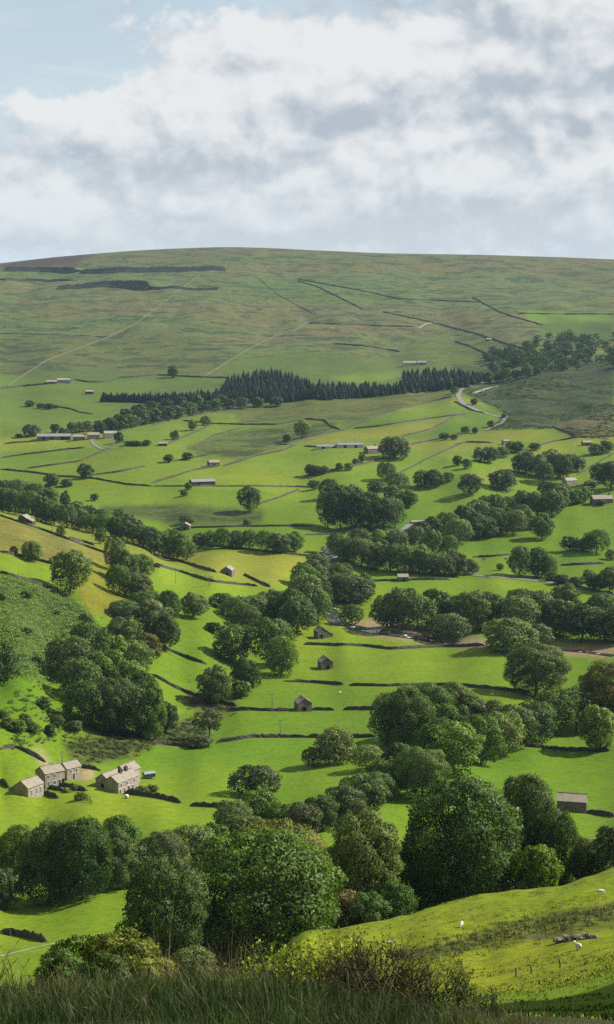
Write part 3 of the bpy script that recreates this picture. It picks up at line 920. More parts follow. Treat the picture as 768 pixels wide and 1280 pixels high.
WALLS = [
    ("380,806 432,807 458,808 489,812 526,810 580,808 606,807", "long dry stone wall crossing the meadow just above the lone gabled barn"),
    ("355,852 380,853 429,856", "short dry stone wall left of a gateway, in the meadow below the lone gabled barn"),
    ("437,857 481,858 560,857 600,860 664,866", "dry stone wall running right from a gateway to the big riverside tree"),
    ("286,888 315,888 336,889 366,889", "dry stone wall meeting the left side of the meadow barn by the pole"),
    ("389,888 418,888", "short dry stone wall meeting the right side of the meadow barn"),
    ("430,887 470,887", "short dry stone wall between a gateway and the meadow wood"),
    ("190,929 215,932 239,934", "dry stone wall below the big wood above the farm"),
    ("271,929 290,926 315,922 390,922 430,923 470,921", "long dry stone wall with a telegraph pole on it, above the lone meadow tree"),
    ("156,992 175,994 200,998 226,1004", "dry stone wall running right from the farmhouse garden to a gateway"),
    ("239,1007 270,1009 306,1012", "dry stone wall ending under the lone dark tree in the farm meadow"),
    ("0,1167 34,1172 57,1178", "dry stone wall in the bottom left field, nearest of all the walls"),
    ("656,933 685,936 709,939 740,939 762,939", "dry stone wall ending beside the leaning tree at the edge of the right meadow"),
    ("733,1016 750,1019 768,1021", "dry stone wall running right from the stone barn in the right meadow"),
    ("727,1058 745,1055 765,1052", "pale stretch of dry stone wall behind the bushes right of the big dark tree"),
    ("195,806 224,819 258,831", "upper dry stone wall on the steep bank right of the farm wood"),
    ("190,844 219,860 255,874 296,883", "lower dry stone wall on the steep bank, falling to the stream below the twin trees"),
    ("0,645 26,654 65,667 104,682 135,693 200,710", "long dry stone wall along the top of the tawny hillside on the left"),
    ("192,706 232,717 268,728 300,731 322,733", "dry stone wall passing below the bare tree and the barn in the yellow hayfield"),
    ("0,637 65,649 125,660 156,668 182,677", "dry stone wall along the foot of the long tree belt on the left"),
    ("0,690 31,697 68,706", "dry stone wall under the small trees on the tawny hillside"),
    ("0,716 39,728 78,741", "dry stone wall between the bright strip field and the dark bracken"),
    ("86,673 102,677 118,682", "low broken double wall beside the small round tree on the hillside"),
    ("190,693 242,707 271,716", "dry stone wall on the left of the barn in the yellow hayfield"),
    ("305,719 322,727 338,734", "dry stone wall slanting down from the barn in the yellow hayfield"),
    ("242,681 280,684 315,688 390,696", "dry stone wall along the foot of the tree row behind the yellow hayfield"),
    ("213,663 242,660 289,659 340,658 390,658", "dry stone wall passing the small barn under its own tree"),
    ("325,630 350,622 374,612", "dry stone wall climbing right from the tree with the long shadow"),
    ("190,608 230,608 268,608 320,608 392,609", "level dry stone wall running right from the long pale roofed barn"),
    ("190,604 215,597 242,588 273,583", "dry stone wall curving up to the small stone barn in mid dale"),
    ("0,587 34,590 78,596 115,598 160,606 190,608", "dry stone wall running along the road from the left edge in mid dale"),
    ("0,573 34,568 86,562 106,560", "dry stone wall in the field below the white roofed farm, left of the drive"),
    ("34,586 99,577 130,564 148,552", "dry stone wall curving up to the right end of the white roofed farm"),
    ("117,594 150,590 182,583", "dry stone wall right of the round tree below the white roofed farm"),
    ("5,555 30,553 62,551", "short dry stone wall just below the white roofed farm"),
    ("0,486 52,481 94,475 109,478 130,478 146,473 200,469", "dry stone wall at the foot of the fell beside the highest farm on the left"),
    ("194,469 252,472 288,473", "dry stone wall at the foot of the fell behind the lone fellside tree"),
    ("73,509 91,512 100,516 117,518", "short dry stone wall by the bushes above the white roofed farm"),
    ("190,532 226,522 260,517 292,513", "dry stone wall over the knoll in front of the fir plantation, left end"),
    ("229,526 268,530 302,531 346,531 390,523", "dry stone wall across the rough pasture in front of the fir plantation"),
    ("211,555 240,542 266,531", "dry stone wall slanting up past three small trees on the knoll"),
    ("242,560 266,545 302,535", "dry stone wall slanting across the striped pasture on the knoll"),
    ("279,583 300,577 320,570 351,564 370,557", "dry stone wall running right from the small stone barn in mid dale"),
    ("216,577 240,573 260,569", "short dry stone wall between two small round trees in mid dale"),
    ("346,556 362,556 378,552 392,547", "dry stone wall under the pale grey tree in mid dale"),
    ("380,547 427,538 448,530 484,515 526,505 566,496", "dry stone wall climbing to the bend of the moor road"),
    ("442,536 475,533 505,528 547,522 582,518", "dry stone wall between the rough pasture and the yellow strip field"),
    ("380,524 406,526 414,534 428,538", "hooked dry stone wall in the rough pasture left of the moor road"),
    ("502,546 536,538 552,530 567,521", "short curved dry stone wall inside the yellow strip field"),
    ("513,556 545,550 582,543", "dry stone wall right of the dark trees by the long white sheds"),
    ("495,594 515,584 536,573 560,562 582,553", "dry stone wall slanting over the green slope beside small trees"),
    ("380,558 415,560 445,557", "dry stone wall under the long white sheds"),
    ("380,596 432,585 460,579 482,572", "dark hedged wall below the long white sheds"),
    ("568,556 584,553 616,554", "dry stone wall by the ruined barn on the right hillside"),
    ("654,562 693,552 724,547 768,546", "dry stone wall along the skyline of the right hand green ridge"),
    ("690,534 706,540 714,542 720,547", "dry stone wall between green rough ground and the brown moor"),
    ("706,528 735,521 768,514", "dry stone wall edging the brown patch of moor on the right"),
    ("568,502 589,513 607,517", "roadside wall under the bend of the moor road"),
    ("722,594 745,580 768,567", "dry stone wall on the right edge above the hidden farm"),
    ("380,669 427,668 450,664 479,661", "dry stone wall below the dense wood in the middle of the dale"),
    ("461,727 497,726 530,725 562,725", "dry stone wall touching the small barn in the bright riverside field"),
    ("380,691 395,692 407,694", "short dry stone wall at the river bank in mid dale"),
    ("591,697 615,696 638,694", "dry stone wall behind the two black cows"),
    ("683,724 724,735 768,744", "roadside wall along the valley road on the right"),
    ("701,707 730,706 756,705", "short dry stone wall in the field right of the roadside trees"),
    ("630,617 643,612", "scrap of dry stone wall beside the round tree on the right slope"),
    ("617,753 636,752", "short dry stone wall between riverside trees, left of two"),
    ("722,756 742,757 768,760", "short dry stone wall between riverside trees, right of two"),
    ("0,417 50,418 135,421", "level dark wall on the left of the fell, meeting the long pale wall"),
    ("10,482 60,450 135,422 170,405 215,370 250,344", "long pale dry stone wall climbing the left of the fell"),
    ("257,470 310,437 345,420 370,412 386,402", "pale dry stone wall climbing the middle of the fell"),
    ("250,345 320,346 350,370 384,388 396,394", "dark wall looping down from the top of the pale fell wall"),
    ("372,349 400,354 459,365 499,374 549,376 600,378", "longest dark wall across the upper right of the fell"),
    ("372,351 400,360 424,372 454,387", "dark wall slanting down the upper middle of the fell"),
    ("386,404 459,407 519,409", "level dark wall across the middle of the fell"),
    ("479,390 534,402 594,417 640,432 674,442", "dark wall slanting down to the wooded side valley"),
    ("591,372 624,390 644,397 679,407", "short thick dark wall high on the right of the fell"),
    ("646,392 700,393 768,393", "level wall above the bright green intake on the right of the fell"),
    ("0,384 30,378 66,367", "thin dark wall on the far left of the fell below the crags"),
    ("384,434 420,430 456,433 500,440", "faint level wall low on the fell above the plantation"),
    ("569,427 590,434 614,445", "short dark wall on the fell above the side valley trees"),
]
WALL_PALE = ("pale",)
for pts, lab in WALLS:
    far = P(pts)[0][1] < 500
    pl = 'pale' in lab.split()
    stone_wall(pts, lab, hgt=(1.1 if pl else 2.1 if far else 1.4), pale=pl, wid=(0.6 if pl else 1.2 if far else 0.66))

# ------------------------------------------------------------------ trees
def leaf_cards(c, n, size, rng, tilt=0.9, aspect=0.75, shade=False):
    """kite shaped leaf sprays, folded along the midrib; c centres, n outward normals"""
    m = len(c)
    d = n
    n = n + tilt * rng.standard_normal((m, 3))
    n /= np.linalg.norm(n, axis=1)[:, None]
    n = np.where((n * d).sum(1)[:, None] < 0, -n, n)
    t = np.cross(n, rng.standard_normal((m, 3)))
    t /= np.maximum(np.linalg.norm(t, axis=1), 1e-6)[:, None]
    b = np.cross(n, t)
    s = size * (.6 + .8 * rng.random(m))[:, None]
    v = np.stack([c - t * s * .5, c + b * s * aspect * .5 + n * s * .14, c + t * s * .55, c - b * s * aspect * .5 + n * s * .14], 1)
    return (v, .50 * d + .50 * n) if shade else v


def crown_points(nleaf, lobes, rng, inner=0.25):
    """points and normals through the outer part of a crown made of overlapping lobes (x,y,z,r,flat)"""
    L = np.array(lobes)
    w = L[:, 3] ** 2
    k = rng.choice(len(L), nleaf, p=w / w.sum())
    d = rng.standard_normal((nleaf, 3))
    d /= np.linalg.norm(d, axis=1)[:, None]
    d[:, 2] = np.where((d[:, 2] < -.35) & (rng.random(nleaf) < .6), -d[:, 2], d[:, 2])
    rad = L[k, 3] * (1 - inner * rng.random(nleaf) ** 2) * (1 + .10 * rng.standard_normal(nleaf).clip(-1.5, 1.5))
    off = d * rad[:, None]
    off[:, 2] *= L[k, 4]
    c = L[k, :3] + off
    keep = np.ones(nleaf, bool)
    for q in range(len(L)):
        dd = (c - L[q, :3])
        dd[:, 2] /= L[q, 4]
        r = np.linalg.norm(dd, axis=1) / L[q, 3]
        keep &= ~((r < .72) & (k != q) & (rng.random(nleaf) < .85))
    # gaps: drop whole patches
    g = vnoise(c[:, 0] * 9, c[:, 1] * 9 + c[:, 2] * 7, int(rng.integers(1000)))
    keep &= g > -.30
    return c[keep], d[keep], k[keep]


def crown_lobes(rng, n, base, top, spread=.5, lump=.19, shape='round'):
    """lobe centres for a crown of unit width between two heights (unit tree height)"""
    out = [(0, 0, (base + top) / 2, .24, (top - base) * 1.0)]
    cz, hz = (base + top) / 2, (top - base) / 2
    ph = rng.random(4) * 6.283
    for i in range(n):
        a = i * 2.39996 + rng.random() * .8
        side = 1 + .15 * math.sin(a + ph[0]) + .11 * math.sin(2 * a + ph[1])     # no crown is a ball: boughs reach further on some sides
        s = 1 - 2 * (i + .5) / n
        s = s * .96
        rr = math.sqrt(max(0, 1 - s * s))
        if shape == 'dome':
            rr = math.sqrt(max(0, 1 - max(s, -.25) ** 2)) * (1 if s > -.5 else .75)
        r = lump * (.66 + .66 * rng.random())
        q = (spread - r * .75) * (.82 + .32 * rng.random()) * side
        out.append((math.cos(a) * rr * q, math.sin(a) * rr * q, cz + s * (hz - r * .5) * (.86 + .22 * rng.random()), r, .70 + .16 * rng.random()))
    for i in range(n // 3):            # boughs that stand out of the outline
        a, s = rng.random() * 6.283, rng.uniform(-.55, .98)
        rr = math.sqrt(max(0, 1 - s * s))
        r = lump * (.34 + .3 * rng.random())
        out.append((math.cos(a) * rr * spread * .97, math.sin(a) * rr * spread * .97, cz + s * (hz - r * .2), r, .8))
    return out


def tree_mesh_parts(seed, nleaf, leaf, nlobes, base, top, lump, trunk_r=.028, shape='round', inner=.25, spread=.5, limbs=7, lean=0.0):
    rng = np.random.default_rng(seed)
    lob = crown_lobes(rng, nlobes, base, top, spread, lump, shape)
    c, n, k = crown_points(nleaf, lob, rng, inner)
    v, sn = leaf_cards(c, n, leaf, rng, shade=True)
    # sprays in a lobe face outward and, under the crown's spread, a little upward
    sn = sn + .35 * c / np.maximum(np.linalg.norm(c - (0, 0, .4), axis=1), .05)[:, None] * (1, 1, 0)
    sn /= np.linalg.norm(sn, axis=1)[:, None]
    m = len(v)
    lobe_t = rng.random(len(lob))
    rnd = np.repeat(np.clip(.55 * rng.random(m) + .45 * lobe_t[k], 0, 1), 4)
    verts = v.reshape(-1, 3)
    q = np.arange(m * 4).reshape(m, 4)
    faces = np.concatenate([q[:, [0, 2, 1]], q[:, [0, 3, 2]]])
    tb = MB()
    fork = base + (top - base) * .25
    tb.tube([(0, 0, -.04), (0, 0, 0.02), (lean * .3, .01, fork * .5), (lean * .6, 0, fork), (lean, .01, fork + (top - fork) * .55)],
            [trunk_r * 1.5, trunk_r * 1.15, trunk_r, trunk_r * .85, trunk_r * .3], 7)
    for i in range(limbs):
        L = lob[1 + (i * 3) % (len(lob) - 1)]
        z0 = fork * (.75 + .5 * rng.random())
        mid = (L[0] * .45, L[1] * .45, z0 + (L[2] - z0) * .6)
        tb.tube([(0, 0, z0), mid, (L[0], L[1], L[2])], [trunk_r * .55, trunk_r * .35, trunk_r * .10], 5)
    return verts, faces, rnd, tb, np.repeat(sn, 4, 0)


def leaf_normals(me, n):
    n = n / np.maximum(np.linalg.norm(n, axis=1), 1e-6)[:, None]
    me.polygons.foreach_set('use_smooth', np.ones(len(me.polygons), bool))
    me.normals_split_custom_set_from_vertices([tuple(x) for x in n])
    return me


def leaf_proto(name, seed, *a, joined=False, material='leaf', **kw):
    verts, faces, rnd, tb, sn = tree_mesh_parts(seed, *a, **kw)
    if not joined:
        return (leaf_normals(np_mesh(name + '_crown', verts, faces, M[material], rnd), sn), tb.mesh(name + '_trunk', M['bark'], True))
    tv = np.array(tb.v)
    tf = []
    for f in tb.f:
        for i in range(1, len(f) - 1):
            tf.append((f[0], f[i], f[i + 1]))
    tf = np.array(tf) + len(verts)
    me = np_mesh(name, np.concatenate([verts, tv]), np.concatenate([faces, tf]), [M[material], M['bark']],
                 np.concatenate([rnd, np.zeros(len(tv))]), mi=np.concatenate([np.zeros(len(faces), int), np.ones(len(tf), int)]))
    return leaf_normals(me, np.concatenate([sn, tv - (0, 0, .3)]))


PROTO = {'near': [], 'mid': [], 'far': [], 'bush': [], 'bushfar': [], 'open': [], 'fir': []}
for i in range(5):
    PROTO['near'].append(leaf_proto('broadleaf_near', 100 + i, 64000, .0225, 30 + 6 * i, .02 + .03 * (i % 3), 1.0, .175 + .012 * (i % 3), shape='dome' if i % 2 else 'round'))
for i in range(6):
    PROTO['mid'].append(leaf_proto('broadleaf_mid', 200 + i, 12500, .043, 18 + 4 * i, .03 + .035 * (i % 3), 1.0, .20 + .02 * (i % 3), shape='dome' if i % 2 else 'round', limbs=6))
for i in range(6):
    PROTO['far'].append(leaf_proto('broadleaf_far', 300 + i, 3000, .080, 12 + 2 * i, .02 + .05 * (i % 2), 1.0, .23, joined=True, limbs=4))
for i in range(4):
    PROTO['bush'].append(leaf_proto('bush_near', 400 + i, 16000, .040, 22, .02, 1.0, .21, trunk_r=.02, shape='dome'))
for i in range(3):
    PROTO['bushfar'].append(leaf_proto('bush_far', 450 + i, 2200, .10, 10, .0, 1.0, .24, joined=True, shape='dome', limbs=2))
for i in range(3):
    PROTO['open'].append(leaf_proto('open_tree', 500 + i, 2600, .05, 13, .30, 1.0, .15, trunk_r=.026, limbs=12))


def fir_proto(seed):
    """tiered spruce: drooping branch fans around a straight stem"""
    rng = np.random.default_rng(seed)
    V, Fc, rn, nm = [], [], [], []
    T = 15
    for i in range(T):
        f = i / (T - 1)
        z = .04 + .93 * f ** .95
        r = .5 * (1 - f) ** .5 * (.85 + .3 * rng.random()) + .035
        nb = max(6, int(20 * (1 - .6 * f)))
        for k in range(nb):
            a = 2 * math.pi * (k + rng.random() * .8) / nb + i
            rr = r * (.65 + .5 * rng.random())
            ca, sa = math.cos(a), math.sin(a)
            w = .085 * (1 - .6 * f)
            b = len(V)
            V += [(0, 0, z + .05), (ca * rr * .6 - sa * w, sa * rr * .6 + ca * w, z - .015), (ca * rr, sa * rr, z - .07 * r / .5 - .02), (ca * rr * .6 + sa * w, sa * rr * .6 - ca * w, z - .015)]
            Fc += [(b, b + 2, b + 1), (b, b + 3, b + 2)]
            rn += [rng.random()] * 4
            nm += [(ca * .8, sa * .8, .35)] * 4
    b = len(V)
    for k in range(5):
        V.append((.02 * math.cos(k * 1.257), .02 * math.sin(k * 1.257), -.05))
    V.append((0, 0, 1.0))
    rn += [0] * 6
    nm += [(0, 0, 1)] * 6
    Fc += [(b + k, b + (k + 1) % 5, b + 5) for k in range(5)]
    mi = [0] * (len(Fc) - 5) + [1] * 5
    return leaf_normals(np_mesh('fir_tree', np.array(V), np.array(Fc), [M['needle'], M['bark']], np.array(rn), mi=mi), np.array(nm))


for i in range(3):
    PROTO['fir'].append(fir_proto(600 + i))

ORD = ['', '', 'second', 'third', 'fourth', 'fifth', 'sixth', 'seventh', 'eighth', 'ninth', 'tenth', 'eleventh', 'twelfth', 'thirteenth', 'fourteenth',
       'fifteenth', 'sixteenth', 'seventeenth', 'eighteenth', 'nineteenth', 'twentieth']
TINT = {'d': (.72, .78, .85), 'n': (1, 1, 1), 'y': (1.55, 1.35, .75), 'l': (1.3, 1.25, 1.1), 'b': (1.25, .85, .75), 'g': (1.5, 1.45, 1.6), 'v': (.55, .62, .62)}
COUNT = {}


def tree(px, by, h, w, kind='n', Y=None, name='broadleaf_tree', sink=0.3):
    p = at_y(px, Y) if Y else hit(px, by)
    if p is None:
        return None
    sc = p[1] / F * 1.02
    hm, wm = h * sc, w * sc
    if Y:                             # the top is known, the foot is hidden: grow the tree to its seen height
        top = CAMZ + unproj(px, by - h, p[1])[2]
        hm = max(hm * .8, top - p[2])
    if kind == 'o':
        fam = 'open'
    elif name == 'shrub':
        fam = 'bush' if h > 26 else 'bushfar'
    else:
        fam = 'near' if h > 62 else ('mid' if h > 21 else 'far')
    COUNT[fam] = COUNT.get(fam, random.randrange(3)) + 1
    pr = PROTO[fam][COUNT[fam] % len(PROTO[fam])]
    rz = random.random() * 6.28
    vy = random.uniform(.86, 1.14) if h < 100 else 1.0
    wk = 1.0 if h > 90 else 1.07
    scl = (wm * wk * random.uniform(.94, 1.08), wm * wk, hm * vy)
    if isinstance(pr, tuple):
        o = empty(name, (p[0], p[1], p[2] - sink), rz)
        parts = [link('crown', pr[0], o), link('trunk', pr[1], o)]
    else:
        o = link(name, pr, None, (p[0], p[1], p[2] - sink))
        o.rotation_euler = (0, 0, rz)
        parts = [o]
    o.scale = scl
    for q in parts:
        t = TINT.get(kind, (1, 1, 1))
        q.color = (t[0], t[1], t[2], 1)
    return o


def trees(where, group, spec, Y=None, noun='broadleaf tree', name='broadleaf_tree', cat='tree'):
    """one stand of trees: each is told by its count from the left of the stand"""
    items = []
    for s in spec.split(';'):
        q = s.strip().split(',')
        if len(q) < 4:
            continue
        items.append((float(q[0]), float(q[1]), float(q[2]), float(q[3]), q[4] if len(q) > 4 and q[4] else 'n', float(q[5]) if len(q) > 5 else Y))
    items.sort()
    n = len(items)
    sn = 'tree' if noun == 'broadleaf tree' and len(where.split()) > 9 else noun
    for i, (px, by, h, w, k, yy) in enumerate(items):
        o = tree(px, by, h, w, k, yy, name)
        if o is None:
            continue
        if n == 1:
            lab = where
        elif i == 0:
            lab = f'leftmost {sn} {where}'
        elif i == n - 1:
            lab = f'rightmost {sn} {where}'
        else:
            lab = f'{ORD[i + 1]} {sn} from left {where}'
        if len(lab.split()) > 16:
            print('LONG', lab)
        tag(o, lab, cat, group)


GB = 'broadleaf trees scattered and massed across the dale'
GS = 'bushes scattered across the dale'
def one(label, s, **kw):
    trees(label, kw.pop('group', GB), s, **kw)


# --- nearest trees, behind the sunny slope
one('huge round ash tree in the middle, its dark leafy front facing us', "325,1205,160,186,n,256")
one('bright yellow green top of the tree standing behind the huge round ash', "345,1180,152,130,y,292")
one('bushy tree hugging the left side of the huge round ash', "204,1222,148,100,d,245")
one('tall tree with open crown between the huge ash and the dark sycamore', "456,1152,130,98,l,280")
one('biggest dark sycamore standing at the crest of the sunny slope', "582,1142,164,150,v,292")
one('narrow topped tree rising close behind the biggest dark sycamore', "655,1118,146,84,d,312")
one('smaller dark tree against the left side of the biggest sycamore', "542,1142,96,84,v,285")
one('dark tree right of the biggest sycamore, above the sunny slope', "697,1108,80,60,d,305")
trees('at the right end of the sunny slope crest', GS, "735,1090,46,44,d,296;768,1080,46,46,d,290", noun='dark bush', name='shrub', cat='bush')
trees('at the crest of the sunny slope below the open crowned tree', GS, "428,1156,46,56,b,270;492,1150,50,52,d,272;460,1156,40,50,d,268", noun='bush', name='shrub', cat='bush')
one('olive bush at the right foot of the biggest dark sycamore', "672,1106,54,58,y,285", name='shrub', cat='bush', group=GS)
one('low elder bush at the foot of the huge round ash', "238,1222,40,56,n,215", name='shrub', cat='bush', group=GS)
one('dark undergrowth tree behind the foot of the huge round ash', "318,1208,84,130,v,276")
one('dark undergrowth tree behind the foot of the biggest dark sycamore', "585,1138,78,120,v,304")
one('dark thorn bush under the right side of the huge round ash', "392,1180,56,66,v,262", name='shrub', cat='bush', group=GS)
# --- belt in the lower left
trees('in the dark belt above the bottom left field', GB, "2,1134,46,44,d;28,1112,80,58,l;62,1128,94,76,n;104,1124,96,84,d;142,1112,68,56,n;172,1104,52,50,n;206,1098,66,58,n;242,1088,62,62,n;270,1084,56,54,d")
one('round tree standing up above the back of the dark lower left belt', "148,1068,46,44,n")
# --- bushes along the beck
trees('in the hedge line along the beck, left half', GS, "292,1040,38,46;322,1038,46,52;352,1044,42,46;378,1044,46,44;304,1056,44,50,n;402,1036,40,42,d", noun='bushy tree', name='shrub', cat='bush')
trees('in the hedge line along the beck, right half', GS, "428,1026,46,50;456,1014,50,56,d;484,988,44,50;472,1000,40,44,d", noun='bushy tree', name='shrub', cat='bush')
one('lone dark rounded tree in the middle of the farm meadow', "320,1000,50,54,d")
one('taller of the two small trees in the meadow below the wall', "420,955,50,46,l")
one('shorter of the two small trees in the meadow below the wall', "391,958,28,24,n")
one('small spreading tree left of the meadow wood beside the beck', "458,962,32,38,l")
# --- meadow wood
trees('in the front row of the meadow wood', GB, "502,982,60,44,d;528,998,70,58,n;568,968,62,66,l;548,960,60,50,n;600,955,56,52,n;628,945,52,50,l")
trees('in the back row of the meadow wood, left half', GB, "484,930,58,40;506,938,74,64;536,925,70,62,n;562,918,64,60,l;588,918,50,44,d")
trees('in the back row of the meadow wood, right half', GB, "612,920,46,48,n;642,935,56,52;668,925,50,50,d;694,918,54,46;720,915,54,50,d;758,905,70,62,b")
one('leaning tree at the end of the wall in the right meadow', "745,938,56,46,l")
one('big dome shaped tree with a stout trunk beside the long meadow wall', "671,870,70,70,n")
one('big rounded tree behind the left side of the dome shaped tree', "634,816,48,60,n")
one('tree peeping out between the two big riverside trees', "672,812,34,34,d")
# --- far bank wood
trees('in the river wood behind the gravel bank, left half', GB, "484,784,38,34,n;502,786,46,42,d;522,788,48,44,n;544,788,50,44,d;566,788,46,42,n;588,790,48,42")
trees('in the river wood behind the gravel bank, right half', GB, "612,786,40,40,d;648,792,48,46;672,790,46,42,d;700,796,46,46;728,800,44,46,d;756,802,46,46;776,802,46,44,d")
trees('rising above the back of the river wood', GB, "602,775,36,32,n;650,764,30,32,n;678,766,30,32,d;706,768,34,36,l;752,768,30,32,d")
one('round tree in front of the river wood by the gravel', "561,802,36,46,n")
one('small round tree standing alone on the river bend', "440,782,24,26,n")
# --- river left bank
trees('along the left bank of the river below the hayfield', GB, "320,778,34,38,n;338,776,42,40;360,782,50,46;382,776,62,44,n;396,770,50,34,d;372,792,44,40,d;398,780,40,30")
trees('crowding the river at the bend beyond the round tree', GB, "388,738,40,36;396,722,34,30,n;424,752,38,36,n;440,756,40,46,n;452,752,34,34,d;426,735,30,30;384,752,40,34")
trees('in the clump on the steep bank above the stream', GB, "242,772,34,30,l;278,762,24,26,d;295,778,32,34,d;290,828,50,42,n;268,792,16,18,d;308,790,36,30,n")
one('round headed tree in front of the stream bank, left of twins', "270,880,56,42,n")
one('darker tall tree beside it on the stream bank, right of twins', "307,868,50,32,v")
one('pale bush at the foot of the twin stream bank trees', "301,872,22,24,l", name='shrub', cat='bush', group=GS)
one('tree at the corner of the meadow wall, dark and broad', "338,832,54,46,d")
one('lighter tree in front of the broad dark one at the meadow wall', "352,845,44,36,l")
one('thin crowned half dead tree above the meadow wall by the stream', "262,925,44,38,o")
one('round bush at the foot of the half dead tree', "250,934,18,26,n", name='shrub', cat='bush', group=GS)
# --- farm wood
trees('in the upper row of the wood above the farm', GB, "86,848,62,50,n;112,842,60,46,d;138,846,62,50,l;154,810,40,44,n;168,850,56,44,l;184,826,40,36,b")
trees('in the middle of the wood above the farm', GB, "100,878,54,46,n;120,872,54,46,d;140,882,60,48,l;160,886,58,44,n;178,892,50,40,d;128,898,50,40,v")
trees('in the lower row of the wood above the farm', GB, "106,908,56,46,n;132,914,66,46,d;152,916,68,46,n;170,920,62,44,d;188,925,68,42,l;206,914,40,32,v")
one('dark tree cut by the left edge of the picture above the farm', "-4,862,62,48,v")
trees('on the slope above the farm', GS, "12,912,18,18,l;24,916,17,15,n;32,904,14,14,n;42,916,14,13;54,886,14,16,d;63,920,16,15,d;72,908,15,14;94,914,17,18,n;4,898,12,12,l", noun='small thorn bush', name='shrub', cat='bush')
# --- line on the left hillside
one('large round tree standing in the bright strip field on the hillside', "88,742,60,44,n")
one('smaller round tree left of the large one on the tawny hillside', "40,702,26,24,n")
one('tiny thorn left of the small tree on the tawny hillside', "18,693,10,10,n", name='shrub', cat='bush', group=GS)
trees('in the line stepping down the hillside, upper part', GB, "144,714,38,26,n;156,728,40,32,n;176,726,30,26,d;170,748,36,34;150,745,38,26,d")
trees('in the line stepping down the hillside, lower part', GB, "192,800,58,46,n;176,770,34,30,d;212,778,36,26;206,812,40,30,n;154,772,24,36,d;188,768,30,30")
trees('in the bracken', GS, "33,748,10,14,d;108,780,13,16,d;34,792,10,14,d;2,752,12,12,n;70,768,7,9,d", noun='dark round bush', name='shrub', cat='bush')
# --- long belt on the left
trees('in the front of the long belt on the left, upper end', GB, "4,640,28,26;20,643,30,28,d;36,648,32,28;52,652,30,26,d;68,656,30,26;84,660,28,24,d;100,662,26,24;116,666,26,24,d;132,668,26,24")
trees('in the front of the long belt on the left, lower end', GB, "146,672,26,24,n;160,676,28,26,d;174,682,28,26,n;188,690,30,26,d;204,698,32,26,d;222,702,34,28,n;234,700,24,18,d;196,684,24,22;214,690,26,22,l")
trees('in the back of the long belt on the left', GB, "6,622,22,24,d;24,624,22,26;44,628,26,26,d;62,634,24,24;82,640,24,12,v;96,644,16,20;112,648,16,18,d;128,650,16,18;144,656,18,18,d;158,660,18,18;150,648,12,14,n;170,666,18,18,d")
# --- row behind the hayfield
trees('in the row behind the yellow hayfield', GB, "250,684,20,16;264,684,20,20,d;280,686,23,22;296,686,22,20,d;312,686,22,20,n;334,690,27,24;350,691,27,24,d;368,690,24,22,n")
# --- small single trees in mid dale
one('tree throwing a long shadow on the slope in mid dale', "312,640,28,25,d")
one('small bush below the tree with the long shadow', "309,656,8,11,n", name='shrub', cat='bush', group=GS)
one('tree right behind the small barn in mid dale', "234,654,12,18,n")
one('round tree beside the walls below the white roofed farm', "107,598,17,19,d")
one('left and larger of two bushes left of that round tree', "65,608,15,18,d", name='shrub', cat='bush', group=GS)
one('right and smaller of two bushes left of the round tree', "84,608,10,14,d", name='shrub', cat='bush', group=GS)
trees('standing alone under the long pale roofed barn', GB, "119,626,10,10,d;230,620,9,9,d;236,612,8,10,d")
one('small round tree standing in the hillside strip field', "76,671,14,10,n")
one('wind shaped little tree in the hillside strip field', "126,680,19,13,n")
trees('below the knoll in mid dale', GB, "211,578,11,12,d;234,575,10,11,d", noun='small round tree')
trees('on the knoll before the fir plantation', GB, "219,550,14,11,d;241,538,12,10,n;257,532,13,12,n", noun='small round tree')
one('pale grey leafy tree on the rough pasture in mid dale', "378,547,20,18,g")
one('dark bush left of the pale grey tree', "359,553,10,10,d", name='shrub', cat='bush', group=GS)
trees('along the wall foot by the white roofed farm', GS, "162,556,6,12,d;172,557,6,14,d;184,557,8,10,d;149,553,12,11,d;40,545,13,18,d;24,547,6,8,d", noun='dark bush', name='shrub', cat='bush')
trees('in the field above the white roofed farm', GS, "38,508,9,12,d;52,510,6,10,d;62,511,6,12,d;70,510,5,8", noun='bush', name='shrub', cat='bush')
one('lone dark tree at the foot of the fell', "217,472,13,13,d")
trees('around the white roofed farm', GB, "90,542,14,12,d;100,540,13,12;110,539,12,12,n;124,538,13,13,d;136,538,14,13;146,538,13,12,d;80,545,10,12,d;70,542,12,12")
# --- right hillside
one('dark tree group crown beside the long white sheds', "493,574,32,36,v")
trees('on the green slope below the white sheds', GB, "483,601,24,20,d;498,614,22,25,d;526,609,20,16,n;540,609,22,24,d;510,634,22,24,d;490,626,18,20,n;470,618,16,18,d")
one('round dark tree in the open on the right slope', "588,618,27,28,d")
one('broad dark tree right of the round one on the right slope', "628,612,24,28,v")
trees('in the hedge below the white sheds', GB, "388,594,13,14,d;396,594,13,14,d;424,588,10,10,n;436,588,10,10,n;453,578,10,9;406,592,9,10,d;445,580,8,9")
trees('in the dense wood in the middle of the dale', GB, "410,660,44,26,d;426,662,48,32,v;444,662,46,34,d;462,662,42,34,v;480,662,36,32,d;494,660,32,24,n;412,624,26,22,d;426,626,22,24,v;442,626,20,22,d;392,612,14,14,d")
trees('on the right hillside below the moor, upper clump', GB, "572,582,12,12,d;560,602,12,14,d;584,586,14,12;600,577,18,18,d;612,579,20,20;628,572,14,16,d;640,565,16,16,l;648,566,14,14,d;668,563,11,12,d;556,550,10,12,d;568,550,8,8,d")
trees('on the right hillside beside the brown moor', GB, "656,592,28,28,d;672,596,26,24;690,584,20,22,n;700,598,28,28,d;712,590,24,22,v;722,590,18,20;680,604,22,22,d;745,568,14,16,d;758,566,16,18,d")
